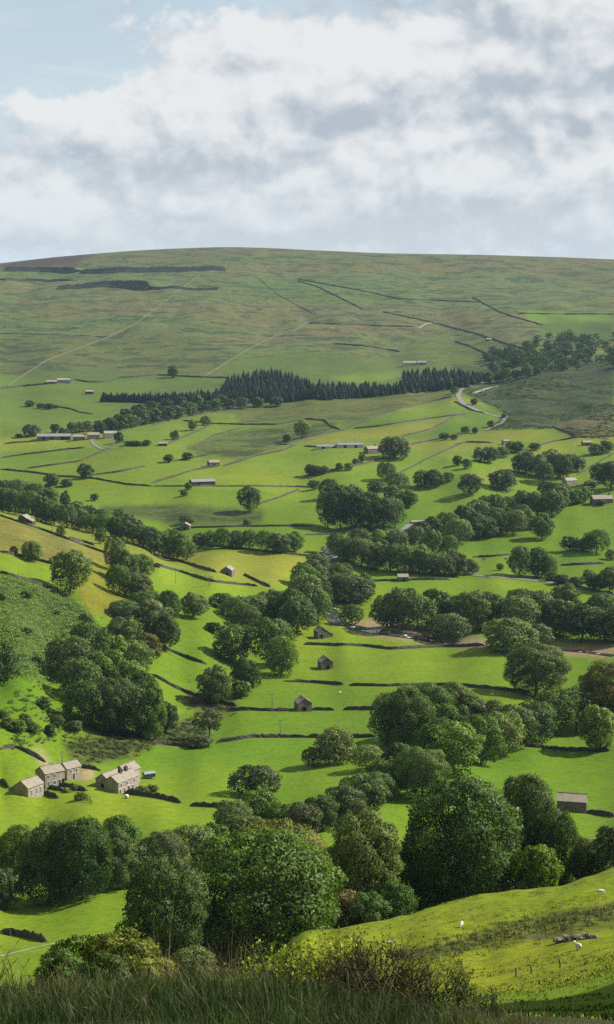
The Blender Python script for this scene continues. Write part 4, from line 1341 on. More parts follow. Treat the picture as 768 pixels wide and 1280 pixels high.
trees('around the farm half hidden on the right', GB, "764,612,32,30,v;748,604,26,22,d;720,630,22,20,l;731,628,20,16,l;738,612,12,14,d;700,624,22,24,d;684,622,20,22;752,632,8,10,d")
trees('in the wooded bank on the right, upper half', GB, "606,640,20,18;620,642,22,20,d;640,640,22,22,n;656,640,26,26,d;672,644,30,26;690,646,32,30,d;700,636,26,22;650,652,22,24,d")
trees('in the wooded bank on the right, lower half', GB, "574,680,34,30,n;592,674,30,28,d;608,672,30,28;626,668,28,26,d;642,668,30,28;656,662,24,24,l;580,655,26,26,d;598,652,24,24;560,668,30,28,d;618,652,20,22")
one('upright tree casting a shadow on the smooth right hand field', "678,675,30,24,d")
trees('in the big wood left of the small riverside barn', GB, "420,692,24,22;434,702,30,28,d;452,708,36,32;470,712,36,32,n;488,714,36,32,d;506,716,38,32,l;524,716,34,32;476,692,30,28,l;496,694,32,28;518,690,32,28,d;450,690,26,26,n")
trees('in the big wood right of the small riverside barn', GB, "540,718,30,28,d;556,720,30,26,n;570,720,30,26,d;586,718,22,20,d;540,696,30,26,n;560,695,28,24,d;540,670,22,24,d;526,672,20,22,d")
trees('in the pair standing over the valley road', GB, "650,722,34,26,d;672,722,34,24,d;686,722,30,20,n")
trees('in the clump inside the smooth right hand field', GB, "712,688,16,20,d;726,688,14,18,d;746,692,30,30,d;734,690,18,18;764,700,16,12,n")
trees('along the valley road at the right edge', GB, "702,730,14,20,d;722,734,16,18;744,738,22,22,d;762,740,28,26,d;690,726,12,14,d;736,728,18,16;772,728,22,20")
one('little round tree beside the two black cows', "625,713,9,8,n")
# --- side valley below the fell
trees('at the bend of the moor road', GB, "582,542,10,11,d;594,542,8,8,d;614,534,8,8,d;593,506,8,9,d;568,492,8,9,d;630,522,6,7,d", noun='small dark tree')
trees('in the side valley mouth behind the moor road', GB, "610,480,14,14,d;622,478,14,14;634,476,15,15,l;646,474,13,13,d;660,472,14,14;600,478,14,14,v;618,466,12,12,d;630,462,12,13;646,458,12,13,d;610,452,10,10,d;620,447,9,9;652,450,10,10,d", noun='small tree')

# ------------------------------------------------------------------ spruce plantation, far woods
def plantation():
    def lerp(tab, x):
        return np.interp(x, [a for a, _ in tab], [b for _, b in tab])
    topl = [(124, 528), (165, 512), (182, 501), (275, 495), (286, 480), (330, 469), (365, 474), (392, 486), (500, 487), (507, 470), (560, 467), (604, 474)]
    botl = [(124, 533), (200, 524), (262, 513), (300, 511), (372, 505), (450, 499), (562, 489), (604, 482)]
    rng = random.Random(5)
    n = 0
    px = 128.0
    spots = []
    while px < 603:
        t, b = lerp(topl, px), lerp(botl, px)
        rows = max(3, int((b - t) / 4.5) + 2)
        for r in range(rows):
            py = t + (b - t) * (r + .6 * rng.random()) / rows
            spots.append((px + rng.uniform(-2, 2), py))
        px += 4.4
    found = []
    for px, py in spots:
        p = hit(px, py, 1950)
        if p is None:
            continue
        hm = rng.uniform(8.5, 13.5) * (1.15 if 280 < px < 400 else 1)
        found.append((p[1] - 40 * hm, p, hm, rng.uniform(7.5, 11.5), rng.random() * 6))
    found.sort(key=lambda q: q[0])
    # the nearest and tallest are single trees; those packed behind them are one mass
    for n, (_, p, hm, wd, a) in enumerate(found[:296]):
        o = link('spruce_tree', PROTO['fir'][n % 3], None, (p[0], p[1], p[2] - .3))
        o.scale = (wd, wd, hm)
        o.rotation_euler = (0, 0, a)
        tag(o, 'dark spruce packed among others in the plantation below the fell', 'spruce', 'spruces of the dark plantation')
    V, Fc, Rn, Nn, base = [], [], [], [], 0
    me0 = PROTO['fir'][0]
    nv, nf = len(me0.vertices), len(me0.polygons)
    co, fv, no = np.empty(nv * 3, np.float32), np.empty(nf * 3, np.int32), np.empty(nf * 9, np.float32)
    me0.vertices.foreach_get('co', co)
    me0.loops.foreach_get('vertex_index', fv)
    co, fv = co.reshape(-1, 3), fv.reshape(-1, 3)
    vn = np.stack([co[:, 0], co[:, 1], np.full(nv, .12)], 1)
    for _, p, hm, wd, a in found[296:]:
        c, sn = math.cos(a), math.sin(a)
        rot = np.array([[c, sn, 0], [-sn, c, 0], [0, 0, 1]])
        V.append((co * (wd, wd, hm)) @ rot + p)
        Nn.append(vn @ rot)
        Fc.append(fv + base)
        Rn.append(np.full(nv, rng.random()))
        base += nv
    if V:
        o = link('spruce_wood', leaf_normals(np_mesh('spruce_wood', np.concatenate(V), np.concatenate(Fc), M['needle'], np.concatenate(Rn)), np.concatenate(Nn)))
        tag(o, 'dark spruce wood packed behind the front trees of the plantation', 'woodland', None, 'stuff')
    return len(found)


NFIR = plantation()
print('spruces', NFIR)
trees('along the front edge of the spruce plantation, left end', GB, "126,541,14,15,v;138,539,15,16,d;150,537,17,18,v;164,534,17,18,d;178,531,19,20,v;192,529,19,20,d;206,526,19,20,v;220,523,18,20,d;158,526,16,18,v;174,522,16,18,v;190,519,16,18,d", noun='tree')
trees('along the front edge of the spruce plantation, right end', GB, "236,520,18,20,d;252,516,17,20,v;268,514,16,18,d;286,512,15,18,v;302,511,14,16,d;322,509,13,16,v;345,508,12,15,d;208,515,16,18,v;226,512,15,18,v;246,508,14,16,d;275,506,13,15,v", noun='tree')


def far_wood():
    """the wood filling the shaded side valley below the fell: one mass"""
    V, Fc, Rn = [], [], []
    rng = np.random.default_rng(11)
    pts = []
    poly = P("596,446 640,440 672,428 700,420 735,424 768,430 768,458 720,464 660,470 630,462")
    for _ in range(900):
        px, py = rng.uniform(590, 900), rng.uniform(420, 470)
        if px > 768 or in_poly(np.array([px]), np.array([py]), poly)[0]:
            h = hit(px, py, 2050)
            if h is not None and h[1] > 2080:
                pts.append(h)
    base = 0
    for p in pts[:330]:
        hm, wm = rng.uniform(8, 14), rng.uniform(11, 17)
        lob = crown_lobes(rng, 7, .08, 1.0, .5, .25)
        c, n, k = crown_points(260, lob, rng, .2)
        v = leaf_cards(c, n, .16, rng).reshape(-1, 3) * (wm, wm, hm) + p
        m = len(c)
        q = np.arange(m * 4).reshape(m, 4) + base
        V.append(v)
        Fc.append(np.concatenate([q[:, [0, 2, 1]], q[:, [0, 3, 2]]]))
        Rn.append(np.repeat(rng.random(m) * .6 + .4 * rng.random(), 4))
        base += m * 4
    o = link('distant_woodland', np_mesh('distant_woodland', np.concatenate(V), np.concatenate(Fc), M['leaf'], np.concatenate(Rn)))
    o.color = (.40, .46, .50, 1)  # dark tint carries the cloud shade over the wood
    tag(o, 'dark mixed wood filling the side valley below the fell', 'woodland', None, 'stuff')


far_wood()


# ------------------------------------------------------------------ limestone scars on the fell
def scar(pts, hgt, seed):
    q = resample(trace(P(pts), 1.5), 12.0)
    for _ in range(40):               # a bed of rock runs true along the hill
        q[1:-1] = (q[:-2] + 2 * q[1:-1] + q[2:]) / 4
    q = resample(q, 6.0)
    n = sides(q)
    if np.mean(n[:, 1]) > 0:
        n = -n                         # faces the viewer
    rng = np.random.default_rng(seed)
    m = len(q)
    z = H(q[:, 0], q[:, 1])
    e = np.linspace(0, 1, m)
    h = hgt * np.clip(.85 + .7 * vnoise(q[:, 0] / 170, 0 * q[:, 1], seed) + .05 * rng.standard_normal(m), .12, 1.3) * sstep(0, .08, e) * sstep(1, .9, e)
    rows = []
    for a, b in ((.95, -.25), (.55, .25), (.25, .55), (.08, .9), (-.05, 1.0), (-1.6, .9), (-4.5, -.05)):
        p = q + n * (a * hgt + .9 * rng.standard_normal(m).clip(-1.2, 1.2) * (a > -1))[:, None]
        base = H(p[:, 0], p[:, 1])
        zz = np.where(b > 0, np.maximum(z + h * b, base - .6), base - 1.0) + (.35 * rng.standard_normal(m) if 0 < b < 1 else 0)
        rows.append(np.concatenate([p, zz[:, None]], 1))
    v = np.concatenate(rows)
    k = np.arange(m - 1)
    f = np.concatenate([np.stack([r * m + k, r * m + k + 1, (r + 1) * m + k + 1, (r + 1) * m + k], 1) for r in range(len(rows) - 1)])
    mi = np.repeat([0, 0, 0, 0, 1, 1], m - 1)
    tall = np.tile((h[:-1] > .38 * hgt) & (h[1:] > .38 * hgt), len(rows) - 1)
    f, mi = f[tall], mi[tall]
    o = link('cliff', np_mesh('cliff', v, f, [M['rock'], M['turf']], mi=mi))
    tag(o, kind='structure')


scar("66,361 100,359 135,358 165,359 192,363", 16, 61)
scar("186,362 215,362 245,362 280,361", 7, 65)
scar("95,341 120,342 150,341 200,339 245,338 302,339", 13, 62)
scar("0,339 30,338 55,338 75,339 100,341", 12, 63)
scar("0,351 40,350 92,351", 6, 64)


# ------------------------------------------------------------------ buildings
def house(name, label, cat, group, px, py, az, L, W, eave, rise, wall='barn_stone', roof='roof', feats=(), p=None, dx=0.0, dy=0.0, over=.18):
    """gabled building; the ridge runs toward compass az (clockwise from the view direction). feats: windows, doors, chimneys"""
    if p is None:
        p = hit(px, py)
    c, s = math.cos(R(az)), math.sin(R(az))
    x, y = p[0] + dx * c + dy * s, p[1] - dx * s + dy * c
    corners = [H(x + a * c + b * s, y - a * s + b * c) for a in (-W / 2, W / 2) for b in (-L / 2, L / 2)]
    z0 = float(min(corners)) * .5 + float(np.mean(corners)) * .5
    root = empty(name, (x, y, z0), -R(az))
    tag(root, label, cat, group)
    w, l = W / 2, L / 2
    mb = MB()
    b = -2.0
    for sx in (1, -1):
        q = [(sx * w, -l, b), (sx * w, l, b), (sx * w, l, eave), (sx * w, -l, eave)]
        mb.face(q if sx > 0 else q[::-1])
        q = [(-w, sx * l, b), (w, sx * l, b), (w, sx * l, eave), (0, sx * l, eave + rise), (-w, sx * l, eave)]
        mb.face(q if sx < 0 else q[::-1])
    mb.build('wall', M[wall], root)
    mb = MB()
    t = .16
    sl = math.hypot(w, rise)
    for sx in (1, -1):
        dxn, dz = sx * rise / sl * t, w / sl * t
        e = over / sl
        xe, ze = sx * w * (1 + e), eave - rise * e + .03
        top = [(0, -l - over, eave + rise + .03), (xe, -l - over, ze), (xe, l + over, ze), (0, l + over, eave + rise + .03)]
        up = [(a_ + (dxn if a_ else 0), b_, c_ + dz) for a_, b_, c_ in top]
        uv = [(0, sl), (0, 0), (L, 0), (L, sl)]
        if sx > 0:
            mb.face(up, 0, uv)
            mb.face(top[::-1], 0)
        else:
            mb.face(up[::-1], 0, uv[::-1])
            mb.face(top, 0)
        mb.face([top[1], top[2], up[2], up[1]] if sx > 0 else [top[2], top[1], up[1], up[2]], 0)
        for k in (0, 2):
            a_, b_ = (0, 1) if k == 0 else (2, 3)
            mb.face([top[a_], top[b_], up[b_], up[a_]] if (sx > 0) == (k == 0) or True else [], 0)
    mb.box(-.16, -l - over, eave + rise + .08, .16, l + over, eave + rise + .26)
    rf = mb.build('roof', M[roof], root)
    def place(side, pos, z, ww, hh):
        """frame of a wall panel: returns a function mapping (across, out, up) to local points"""
        if side == 'R':
            return lambda a, o, u: (w + o, pos + a, z + u)
        if side == 'L':
            return lambda a, o, u: (-w - o, pos - a, z + u)
        if side == 'F':
            return lambda a, o, u: (pos + a, -l - o, z + u)
        return lambda a, o, u: (pos - a, l + o, z + u)
    def panel(fn, a0, a1, u0, u1, o0, o1):
        mbx = MB()
        q = [fn(a, o, u) for o in (o0, o1) for a, u in ((a0, u0), (a1, u0), (a1, u1), (a0, u1))]
        for r in ((0, 1, 2, 3), (4, 5, 6, 7), (0, 1, 5, 4), (1, 2, 6, 5), (2, 3, 7, 6), (3, 0, 4, 7)):
            mbx.face([q[k] for k in r])
        return mbx
    for ft in feats:
        k = ft[0]
        if k == 'win':
            _, side, pos, z, ww, hh = ft
            fn = place(side, pos, z, ww, hh)
            pane = panel(fn, -ww / 2, ww / 2, 0, hh, -.05, .02).build('window', M['glass'], root)
            fr = MB()
            for (a0, a1, u0, u1) in ((-ww / 2 - .16, -ww / 2, 0, hh), (ww / 2, ww / 2 + .16, 0, hh), (-ww / 2 - .2, ww / 2 + .2, hh, hh + .22), (-.035, .035, 0, hh)):
                x_ = panel(fn, a0, a1, u0, u1, -.02, .07)
                o_ = len(fr.v)
                fr.v += x_.v
                fr.f += [tuple(i + o_ for i in f_) for f_ in x_.f]
                fr.mi += x_.mi
                fr.uv += x_.uv
            fr.build('frame', M['trim'], pane)
            panel(fn, -ww / 2 - .2, ww / 2 + .2, -.16, 0, -.02, .14).build('sill', M['trim'], pane)
        elif k in ('door', 'open'):
            _, side, pos, ww, hh = ft
            fn = place(side, pos, -.05, ww, hh)
            dr = panel(fn, -ww / 2, ww / 2, 0, hh, -.05, .03).build('door' if k == 'door' else 'doorway', M['dark_wood' if k == 'door' else 'void'], root)
            fr = MB()
            for (a0, a1, u0, u1) in ((-ww / 2 - .2, -ww / 2, 0, hh), (ww / 2, ww / 2 + .2, 0, hh), (-ww / 2 - .25, ww / 2 + .25, hh, hh + .28)):
                x_ = panel(fn, a0, a1, u0, u1, -.02, .08)
                o_ = len(fr.v)
                fr.v += x_.v
                fr.f += [tuple(i + o_ for i in f_) for f_ in x_.f]
                fr.mi += x_.mi
                fr.uv += x_.uv
            fr.build('door_frame', M['trim' if k == 'door' else 'wall_stone'], dr)
        elif k == 'slit':
            _, side, pos, z = ft
            fn = place(side, pos, z, .3, .8)
            panel(fn, -.16, .16, 0, .8, -.05, .02).build('window', M['void'], root)
        elif k == 'chim':
            _, pos = ft
            cm = MB()
            cm.box(-.45, pos - .5, eave + rise - .6, .45, pos + .5, eave + rise + 1.15)
            cm.box(-.52, pos - .57, eave + rise + 1.15, .52, pos + .57, eave + rise + 1.3)
            for q in (-.24, .24):
                cm.lathe([(.13, 0), (.11, .45), (.14, .5)], 8, (0, pos + q, eave + rise + 1.3))
            cm.build('chimney', M['wall_stone'], rf)
        elif k == 'lean':
            # lower wing: (side sign, length, width, eave, pos)
            _, side, ln, ww, ev, pos = ft
            sx = 1 if side == 'R' else -1
            lm = MB()
            x0, x1 = sx * (w - .02), sx * (w + ww)
            y0, y1 = pos - ln / 2, pos + ln / 2
            hi = min(eave - .1, ev + ww * .55)
            lm.face([(x1, y0, b), (x1, y1, b), (x1, y1, ev), (x1, y0, ev)])
            lm.face([(x0, y0, b), (x1, y0, b), (x1, y0, ev), (x0, y0, hi)])
            lm.face([(x0, y1, b), (x1, y1, b), (x1, y1, ev), (x0, y1, hi)])
            lo = lm.build('outshut', M[wall], root)
            lm = MB()
            q = [(x0, y0 - .15, hi + .05), (x1 + sx * .15, y0 - .15, ev - .02), (x1 + sx * .15, y1 + .15, ev - .02), (x0, y1 + .15, hi + .05)]
            lm.face([(a, b_, c_ + .14) for a, b_, c_ in q], 0, [(0, ww), (0, 0), (ln, 0), (ln, ww)])
            lm.face(q[::-1])
            for i in range(4):
                a_, b_ = q[i], q[(i + 1) % 4]
                lm.face([a_, b_, (b_[0], b_[1], b_[2] + .14), (a_[0], a_[1], a_[2] + .14)])
            lm.build('outshut_roof', M[roof], lo)
    return root


GF, GBN = 'stone houses of the hill farm', 'stone field barns'
# the hill farm below the wood
house('farm_barn', 'leftmost stone building of the hill farm, dark gable and pale roof', 'barn', GF, 36.5, 991.5, 31, 7.2, 5.6, 3.5, 1.9, 'house_stone', 'roof',
      [('win', 'R', -2.0, .8, .6, 1.9), ('win', 'R', .3, .8, .6, 1.9), ('win', 'R', 2.2, .8, .6, 1.9), ('lean', 'L', 5.0, 3.0, 2.0, .2)])
house('farmhouse', 'two storey sunlit stone house between barns of the hill farm', 'house', GF, 63, 981, 50, 7.0, 6.0, 4.6, 1.7, 'house_stone', 'roof',
      [('win', 'R', -2.4, 3.0, .8, 1.1), ('win', 'R', -.2, 3.0, .8, 1.1), ('win', 'R', -2.4, .6, .7, 1.6), ('win', 'R', -.2, .8, .8, 1.2), ('door', 'R', 1.6, 1.0, 2.1), ('open', 'R', 2.9, .8, 2.0)])
house('farmhouse', 'small stone house by the yard with a red tractor before it', 'house', GF, 87.5, 972, 45, 5.6, 4.8, 3.7, 1.7, 'house_stone', 'roof',
      [('win', 'R', -1.4, 2.1, .7, 1.2), ('win', 'R', .9, 2.1, .7, 1.2), ('door', 'R', -.2, .9, 2.0)])
fp = hit(152, 988)
house('farmhouse', 'biggest farmhouse of the hill farm, with chimneys and bright right hand wall', 'house', GF, 0, 0, 30, 10.6, 5.6, 4.0, 1.9, 'house_stone', 'roof',
      [('win', 'R', -3.8, 2.5, .8, 1.1), ('win', 'R', -.8, 2.5, .8, 1.1), ('win', 'R', 3.0, 2.5, .8, 1.1), ('win', 'R', -2.2, .6, .9, 1.2), ('win', 'R', 2.2, .6, .9, 1.2),
       ('door', 'R', 0, 1.0, 2.1), ('door', 'R', -4.4, .9, 1.9), ('chim', 2.4), ('chim', -.6)], p=fp)
house('farm_wing', 'lower stone wing against the left side of the biggest farmhouse', 'house', GF, 0, 0, 30, 7.6, 5.2, 3.4, 1.8, 'house_stone', 'roof',
      [('open', 'F', .3, 1.2, 2.0), ('win', 'F', -1.5, 1.6, .7, .9)], p=fp, dx=-5.3, dy=.9)
house('farm_barn', 'taller barn with dark gable standing behind the biggest farmhouse', 'barn', GF, 0, 0, 30, 7.5, 5.4, 4.6, 1.9, 'house_stone', 'roof',
      [('win', 'R', -1.2, 2.6, .7, 1.0), ('win', 'R', 1.2, 2.6, .7, 1.0)], p=fp, dx=-5.0, dy=9.6)
# field barns
house('field_barn', 'stone barn with grey slab roof in the bright right hand meadow', 'barn', GBN, 715.5, 1013, -76, 8.4, 5.2, 3.6, 1.7, 'barn_stone', 'roof', [('slit', 'L', 1.5, 1.5), ('open', 'F', .3, 1.1, 1.9), ('slit', 'R', -1, 1.6)])
house('field_barn', 'lone gabled stone barn in the middle of the big meadow', 'barn', GBN, 407, 835.5, -14, 6.5, 5.8, 3.4, 2.2, 'barn_stone', 'roof', [('open', 'F', .4, 1.2, 1.9), ('slit', 'F', 0, 3.6)])
house('field_barn', 'stone barn with a low outshut, uppermost of the meadow barns by the river', 'barn', GBN, 401, 797, -20, 6.0, 5.2, 3.7, 2.0, 'barn_stone', 'roof', [('lean', 'R', 5.6, 3.2, 1.9, 0), ('open', 'F', -.6, 1.2, 2.0)])
house('field_barn', 'stone barn joined to the wall, lowest of the meadow barns beside the pole', 'barn', GBN, 379, 887.5, -16, 6.0, 5.8, 3.4, 2.1, 'barn_stone', 'roof', [('open', 'F', -.2, 1.3, 2.0)])
house('field_barn', 'stone barn standing in the yellow hayfield', 'barn', GBN, 285, 718, 12, 7.0, 6.6, 3.6, 2.2, 'barn_stone', 'roof', [('open', 'F', .5, 1.3, 2.0), ('slit', 'R', 1, 1.6)])
house('field_barn', 'dark stone barn half hidden by trees left of the river wood', 'barn', GBN, 300, 757, -8, 6.5, 5.6, 3.8, 2.0, 'wall_stone', 'roof', [('open', 'F', .5, 1.3, 2.0)])
house('field_barn', 'small stone barn on the wall in the bright riverside field', 'barn', GBN, 503.5, 726, 84, 6.6, 5.0, 2.8, 1.7, 'barn_stone', 'roof', [('open', 'R', .5, 1.2, 1.9)])
house('field_barn', 'stone barn at the foot of the belt in the left strip field', 'barn', GBN, 31, 652, 20, 6.0, 5.6, 3.0, 1.9, 'wall_stone', 'roof', [('lean', 'R', 4.0, 4.0, 1.2, -.5)])
house('field_barn', 'small stone barn under its own tree in mid dale', 'barn', GBN, 232, 661.5, 5, 6.5, 7.0, 3.4, 1.9, 'barn_stone', 'roof', [('open', 'F', 0, 1.3, 2.0)])
house('field_barn', 'brown stone barn where curving walls meet in mid dale', 'barn', GBN, 267, 582.5, 68, 9.5, 6.5, 3.6, 2.2, 'barn_stone', 'roof', [('open', 'R', 0, 1.5, 2.2), ('lean', 'L', 5, 3, 2.0, 0)])
house('field_barn', 'low small barn under the knoll in mid dale', 'barn', GBN, 203.5, 557, 80, 8.0, 5.0, 2.4, 1.4, 'wall_stone', 'roof', [('slit', 'R', 1, 1.2)])
house('field_barn', 'small barn alone on the slope below the highest farm', 'barn', GBN, 112, 492.5, 75, 10, 6.0, 3.4, 2.0, 'wall_stone', 'roof', [('open', 'R', 0, 1.5, 2.0)])
house('field_barn', 'small square barn on the crest of the right hand green ridge', 'barn', GBN, 733.5, 557, 80, 8.6, 6.0, 3.2, 1.8, 'barn_stone', 'roof', [('open', 'R', 0, 1.3, 2.0)])
house('field_barn', 'small pale gabled barn above the round trees on the right slope', 'barn', GBN, 617, 597, 70, 6.5, 5.0, 3.2, 1.6, 'barn_stone', 'roof', [('open', 'F', 0, 1.2, 1.9)])
house('field_barn', 'ruined pale barn among bushes below the brown moor', 'barn', GBN, 633, 556, 70, 7.5, 5.0, 3.8, 1.2, 'house_stone', 'roof', [('open', 'R', .5, 1.4, 2.0)])
house('field_barn', 'little far barn on the fell above the side valley', 'barn', GBN, 611, 426, 80, 9, 6, 3.0, 2.0, 'wall_stone', 'roof', [('open', 'R', 0, 1.5, 2.0)])
house('barn', 'long low barn with a wide pale roof in mid dale', 'barn', 'long farm sheds', 253, 606, 70, 20, 9.0, 3.4, 2.0, 'wall_stone', 'sheet', [('open', 'F', 0, 3.0, 2.8), ('open', 'R', -4, 2.0, 2.4), ('slit', 'R', 3, 1.4)])
# white roofed farm
house('farm_shed', 'long white roofed shed of the farm on the left', 'shed', 'long farm sheds', 68, 549, 84, 34, 10, 3.6, 2.6, 'barn_stone', 'sheet',
      [('open', 'R', -10, 3, 2.8), ('open', 'R', -2, 3, 2.8), ('open', 'R', 9, 4, 3.0), ('open', 'R', 14, 3, 2.8)])
GV = 'houses of the white roofed farm'
house('cottage', 'stone cottage right next to the long white roofed shed', 'house', GV, 99, 550, 80, 12, 7, 4.0, 2.2, 'barn_stone', 'roof', [('win', 'R', -3, 1, 1, 1.3), ('door', 'R', 0, 1.1, 2.0), ('win', 'R', 3, 1, 1, 1.3), ('chim', 5)])
house('cottage', 'middle stone cottage of the white roofed farm', 'house', GV, 117, 548.5, 78, 12, 7, 4.6, 2.4, 'house_stone', 'roof', [('win', 'R', -3, 1, 1, 1.3), ('door', 'R', 0, 1.1, 2.0), ('win', 'R', 3, 1, 1, 1.3), ('chim', 5), ('chim', -5)])
house('cottage', 'rightmost and pale cottage of the white roofed farm', 'house', GV, 138, 547, 70, 13, 7, 4.8, 2.4, 'house_stone', 'roof_pale', [('win', 'R', -3, 1, 1, 1.3), ('door', 'R', 0, 1.1, 2.0), ('win', 'R', 3, 1, 1, 1.3), ('chim', 5)])
GH = 'farms high under the fell'
house('farmhouse', 'grey farmhouse of the highest farm on the left', 'house', GH, 80, 478.5, 82, 17, 8, 4.6, 2.4, 'house_stone', 'roof_pale', [('win', 'R', -5, 1.2, 1, 1.3), ('win', 'R', 0, 1.2, 1, 1.3), ('win', 'R', 5, 1.2, 1, 1.3), ('chim', 7)])
house('farm_barn', 'low barn left of the highest farmhouse', 'barn', GH, 65, 479.5, 82, 14, 7, 3.2, 2.2, 'barn_stone', 'roof', [('open', 'R', 0, 2, 2.4)])
house('farmhouse', 'white fronted farmhouse at the right end of the plantation', 'house', GH, 512, 456.5, 86, 20, 8, 5.0, 2.6, 'render', 'roof_pale', [('win', 'R', -6, 1.2, 1, 1.3), ('win', 'R', 0, 1.2, 1, 1.3), ('win', 'R', 5, 1.2, 1, 1.3)])
house('farm_barn', 'pale roofed barn right of the white fronted farmhouse', 'barn', GH, 527, 456, 86, 15, 8, 4.2, 2.6, 'house_stone', 'sheet', [('open', 'R', 0, 2.2, 2.6)])
# sheds and house in the middle
GL = 'long white sheds and their house'
house('farm_shed', 'left and lower of the two long white sheds', 'shed', GL, 411, 559.5, 88, 22, 8, 2.4, 1.6, 'render', 'sheet', [('open', 'R', -5, 2.4, 2.0), ('open', 'R', 5, 2.4, 2.0)])
house('farm_shed', 'right of the two long white sheds, next to the house', 'shed', GL, 438, 559, 88, 24, 8, 2.8, 1.8, 'render', 'sheet', [('open', 'R', -5, 2.4, 2.2), ('open', 'R', 5, 2.4, 2.2)])
house('farmhouse', 'brown stone house right of the long white sheds', 'house', GL, 464, 566, 60, 11, 8, 4.2, 2.6, 'barn_stone', 'roof', [('win', 'R', -2, 1.2, 1, 1.3), ('door', 'R', 1.5, 1.1, 2.0), ('chim', 4)])
# farms on the right
GR = 'half hidden farm on the right hillside'
house('farmhouse', 'upper house of the right hillside farm, pale gable end', 'house', GR, 712, 606, 60, 11, 7.0, 4.0, 2.2, 'house_stone', 'roof_pale', [('win', 'F', 0, 1.2, 1, 1.3), ('win', 'R', 2, 1.2, 1, 1.3)])
house('farmhouse', 'brown roofed stone house at the right edge above the smooth field', 'house', GR, 752, 629, 80, 16, 8.0, 4.2, 2.8, 'barn_stone', 'roof', [('win', 'R', -4, 1.2, 1, 1.3), ('door', 'R', 0, 1.1, 2.0), ('win', 'R', 4, 1.2, 1, 1.3), ('chim', 6)])
house('ruin', 'low pinkish roofed hut by the road in the middle wood', 'hut', GR, 524, 655, 84, 12, 5, 2.0, 1.2, 'house_stone', 'roof', [('open', 'R', 0, 1.4, 1.6)])

for pts, lab, h in (
        ("20,934 32,940 45,947 57,953", "farm wall along the left side of the pale track", 1.5),
        ("0,937 10,934 20,932", "rough stony wall above the farm track at the left edge", 1.0),
        ("0,977 6,981 11,985", "short farm wall at the left edge beside the leftmost barn", 1.6),
        ("74,982 90,985 108,989", "garden wall below the house with the red tractor", 1.5),
        ("59,985 70,987 81,989", "upper of two garden walls below the two storey farmhouse", 1.3),
        ("52,992 62,995 73,998", "lower of two garden walls below the two storey farmhouse", 1.4),
        ("99,959 112,961 126,964", "wall along the back of the farm yard", 1.2)):
    stone_wall(pts, lab, h)

# ------------------------------------------------------------------ small things
GP = 'telegraph poles'
def pole(px, py, h, label):
    p = hit(px, py)
    root = empty('telegraph_pole', tuple(p), random.uniform(-.3, .3))
    mb = MB()
    mb.tube([(0, 0, -.5), (.02, 0, h * .5), (0, .02, h)], [.17, .14, .10], 7)
    mb.build('post', M['grey_wood'], root, smooth=True)
    mb = MB()
    mb.box(-.8, -.06, h - .55, .8, .06, h - .42)
    arm = mb.build('crossarm', M['grey_wood'], root)
    mb = MB()
    for q in (-.7, -.3, .3, .7):
        mb.lathe([(.03, 0), (.06, .05), (.05, .14), (.02, .18)], 6, (q, 0, h - .42))
    mb.build('insulators', M['white'], arm)
    tag(root, label, 'pole', GP)


for a in ((350.5, 921.5, 7.0, 'telegraph pole standing on the wall above the lone meadow tree'), (340.5, 888, 7.0, 'telegraph pole on the wall left of the lowest meadow barn'),
          (327, 847, 6.5, 'telegraph pole beside the lighter tree at the meadow wall'), (311, 771, 8.0, 'telegraph pole at the edge of the hayfield among trees'),
          (220, 729, 8.0, 'telegraph pole on the wall left of the bare tree by the hayfield'), (65.5, 664, 6.0, 'telegraph pole by the barn in the left strip field'),
          (78, 957, 5.0, 'telegraph pole behind the roofs of the hill farm'), (444, 557, 8.0, 'telegraph pole beside the long white sheds')):
    pole(*a)


def bare_tree(px, py, h, label):
    p = hit(px, py)
    rng = random.Random(3)
    root = empty('bare_tree', (p[0], p[1], p[2] - .2))
    trunk = MB()
    trunk.tube([(0, 0, 0), (.1, 0, h * .25), (-.1, .1, h * .5)], [.28, .22, .16], 6)
    trunk.build('trunk', M['bark'], root)
    br = MB()
    def grow(a, d, ln, r, lv):
        b = tuple(a[i] + d[i] * ln for i in range(3))
        br.tube([a, b], [r, r * .6], 4)
        if lv:
            for _ in range(3):
                e = Vector(d) + Vector((rng.uniform(-.8, .8), rng.uniform(-.8, .8), rng.uniform(-.2, .6)))
                grow(b, tuple(e.normalized()), ln * .72, r * .6, lv - 1)
    for k in range(5):
        a = k * 1.26
        grow((-.1, .1, h * (.32 + .04 * k)), (math.cos(a) * .7, math.sin(a) * .7, .6), h * .2, .10, 3)
    br.build('branches', M['bark'], root)
    tag(root, label, 'dead tree', None)


bare_tree(261.5, 733, 8.0, 'bare dead tree by the wall below the hayfield barn')


def skin_animal(name, joints, edges, m, parent=None):
    """a body grown round a skeleton of (x,y,z,radius) joints"""
    me = bpy.data.meshes.new(name)
    me.from_pydata([j[:3] for j in joints], edges, [])
    me.materials.append(m)
    o = link(name, me, parent)
    sk = o.modifiers.new('skin', 'SKIN')
    sk.use_smooth_shade = True
    if not me.skin_vertices:
        dg = bpy.context.view_layer
    for i, j in enumerate(joints):
        pass
    return o, sk


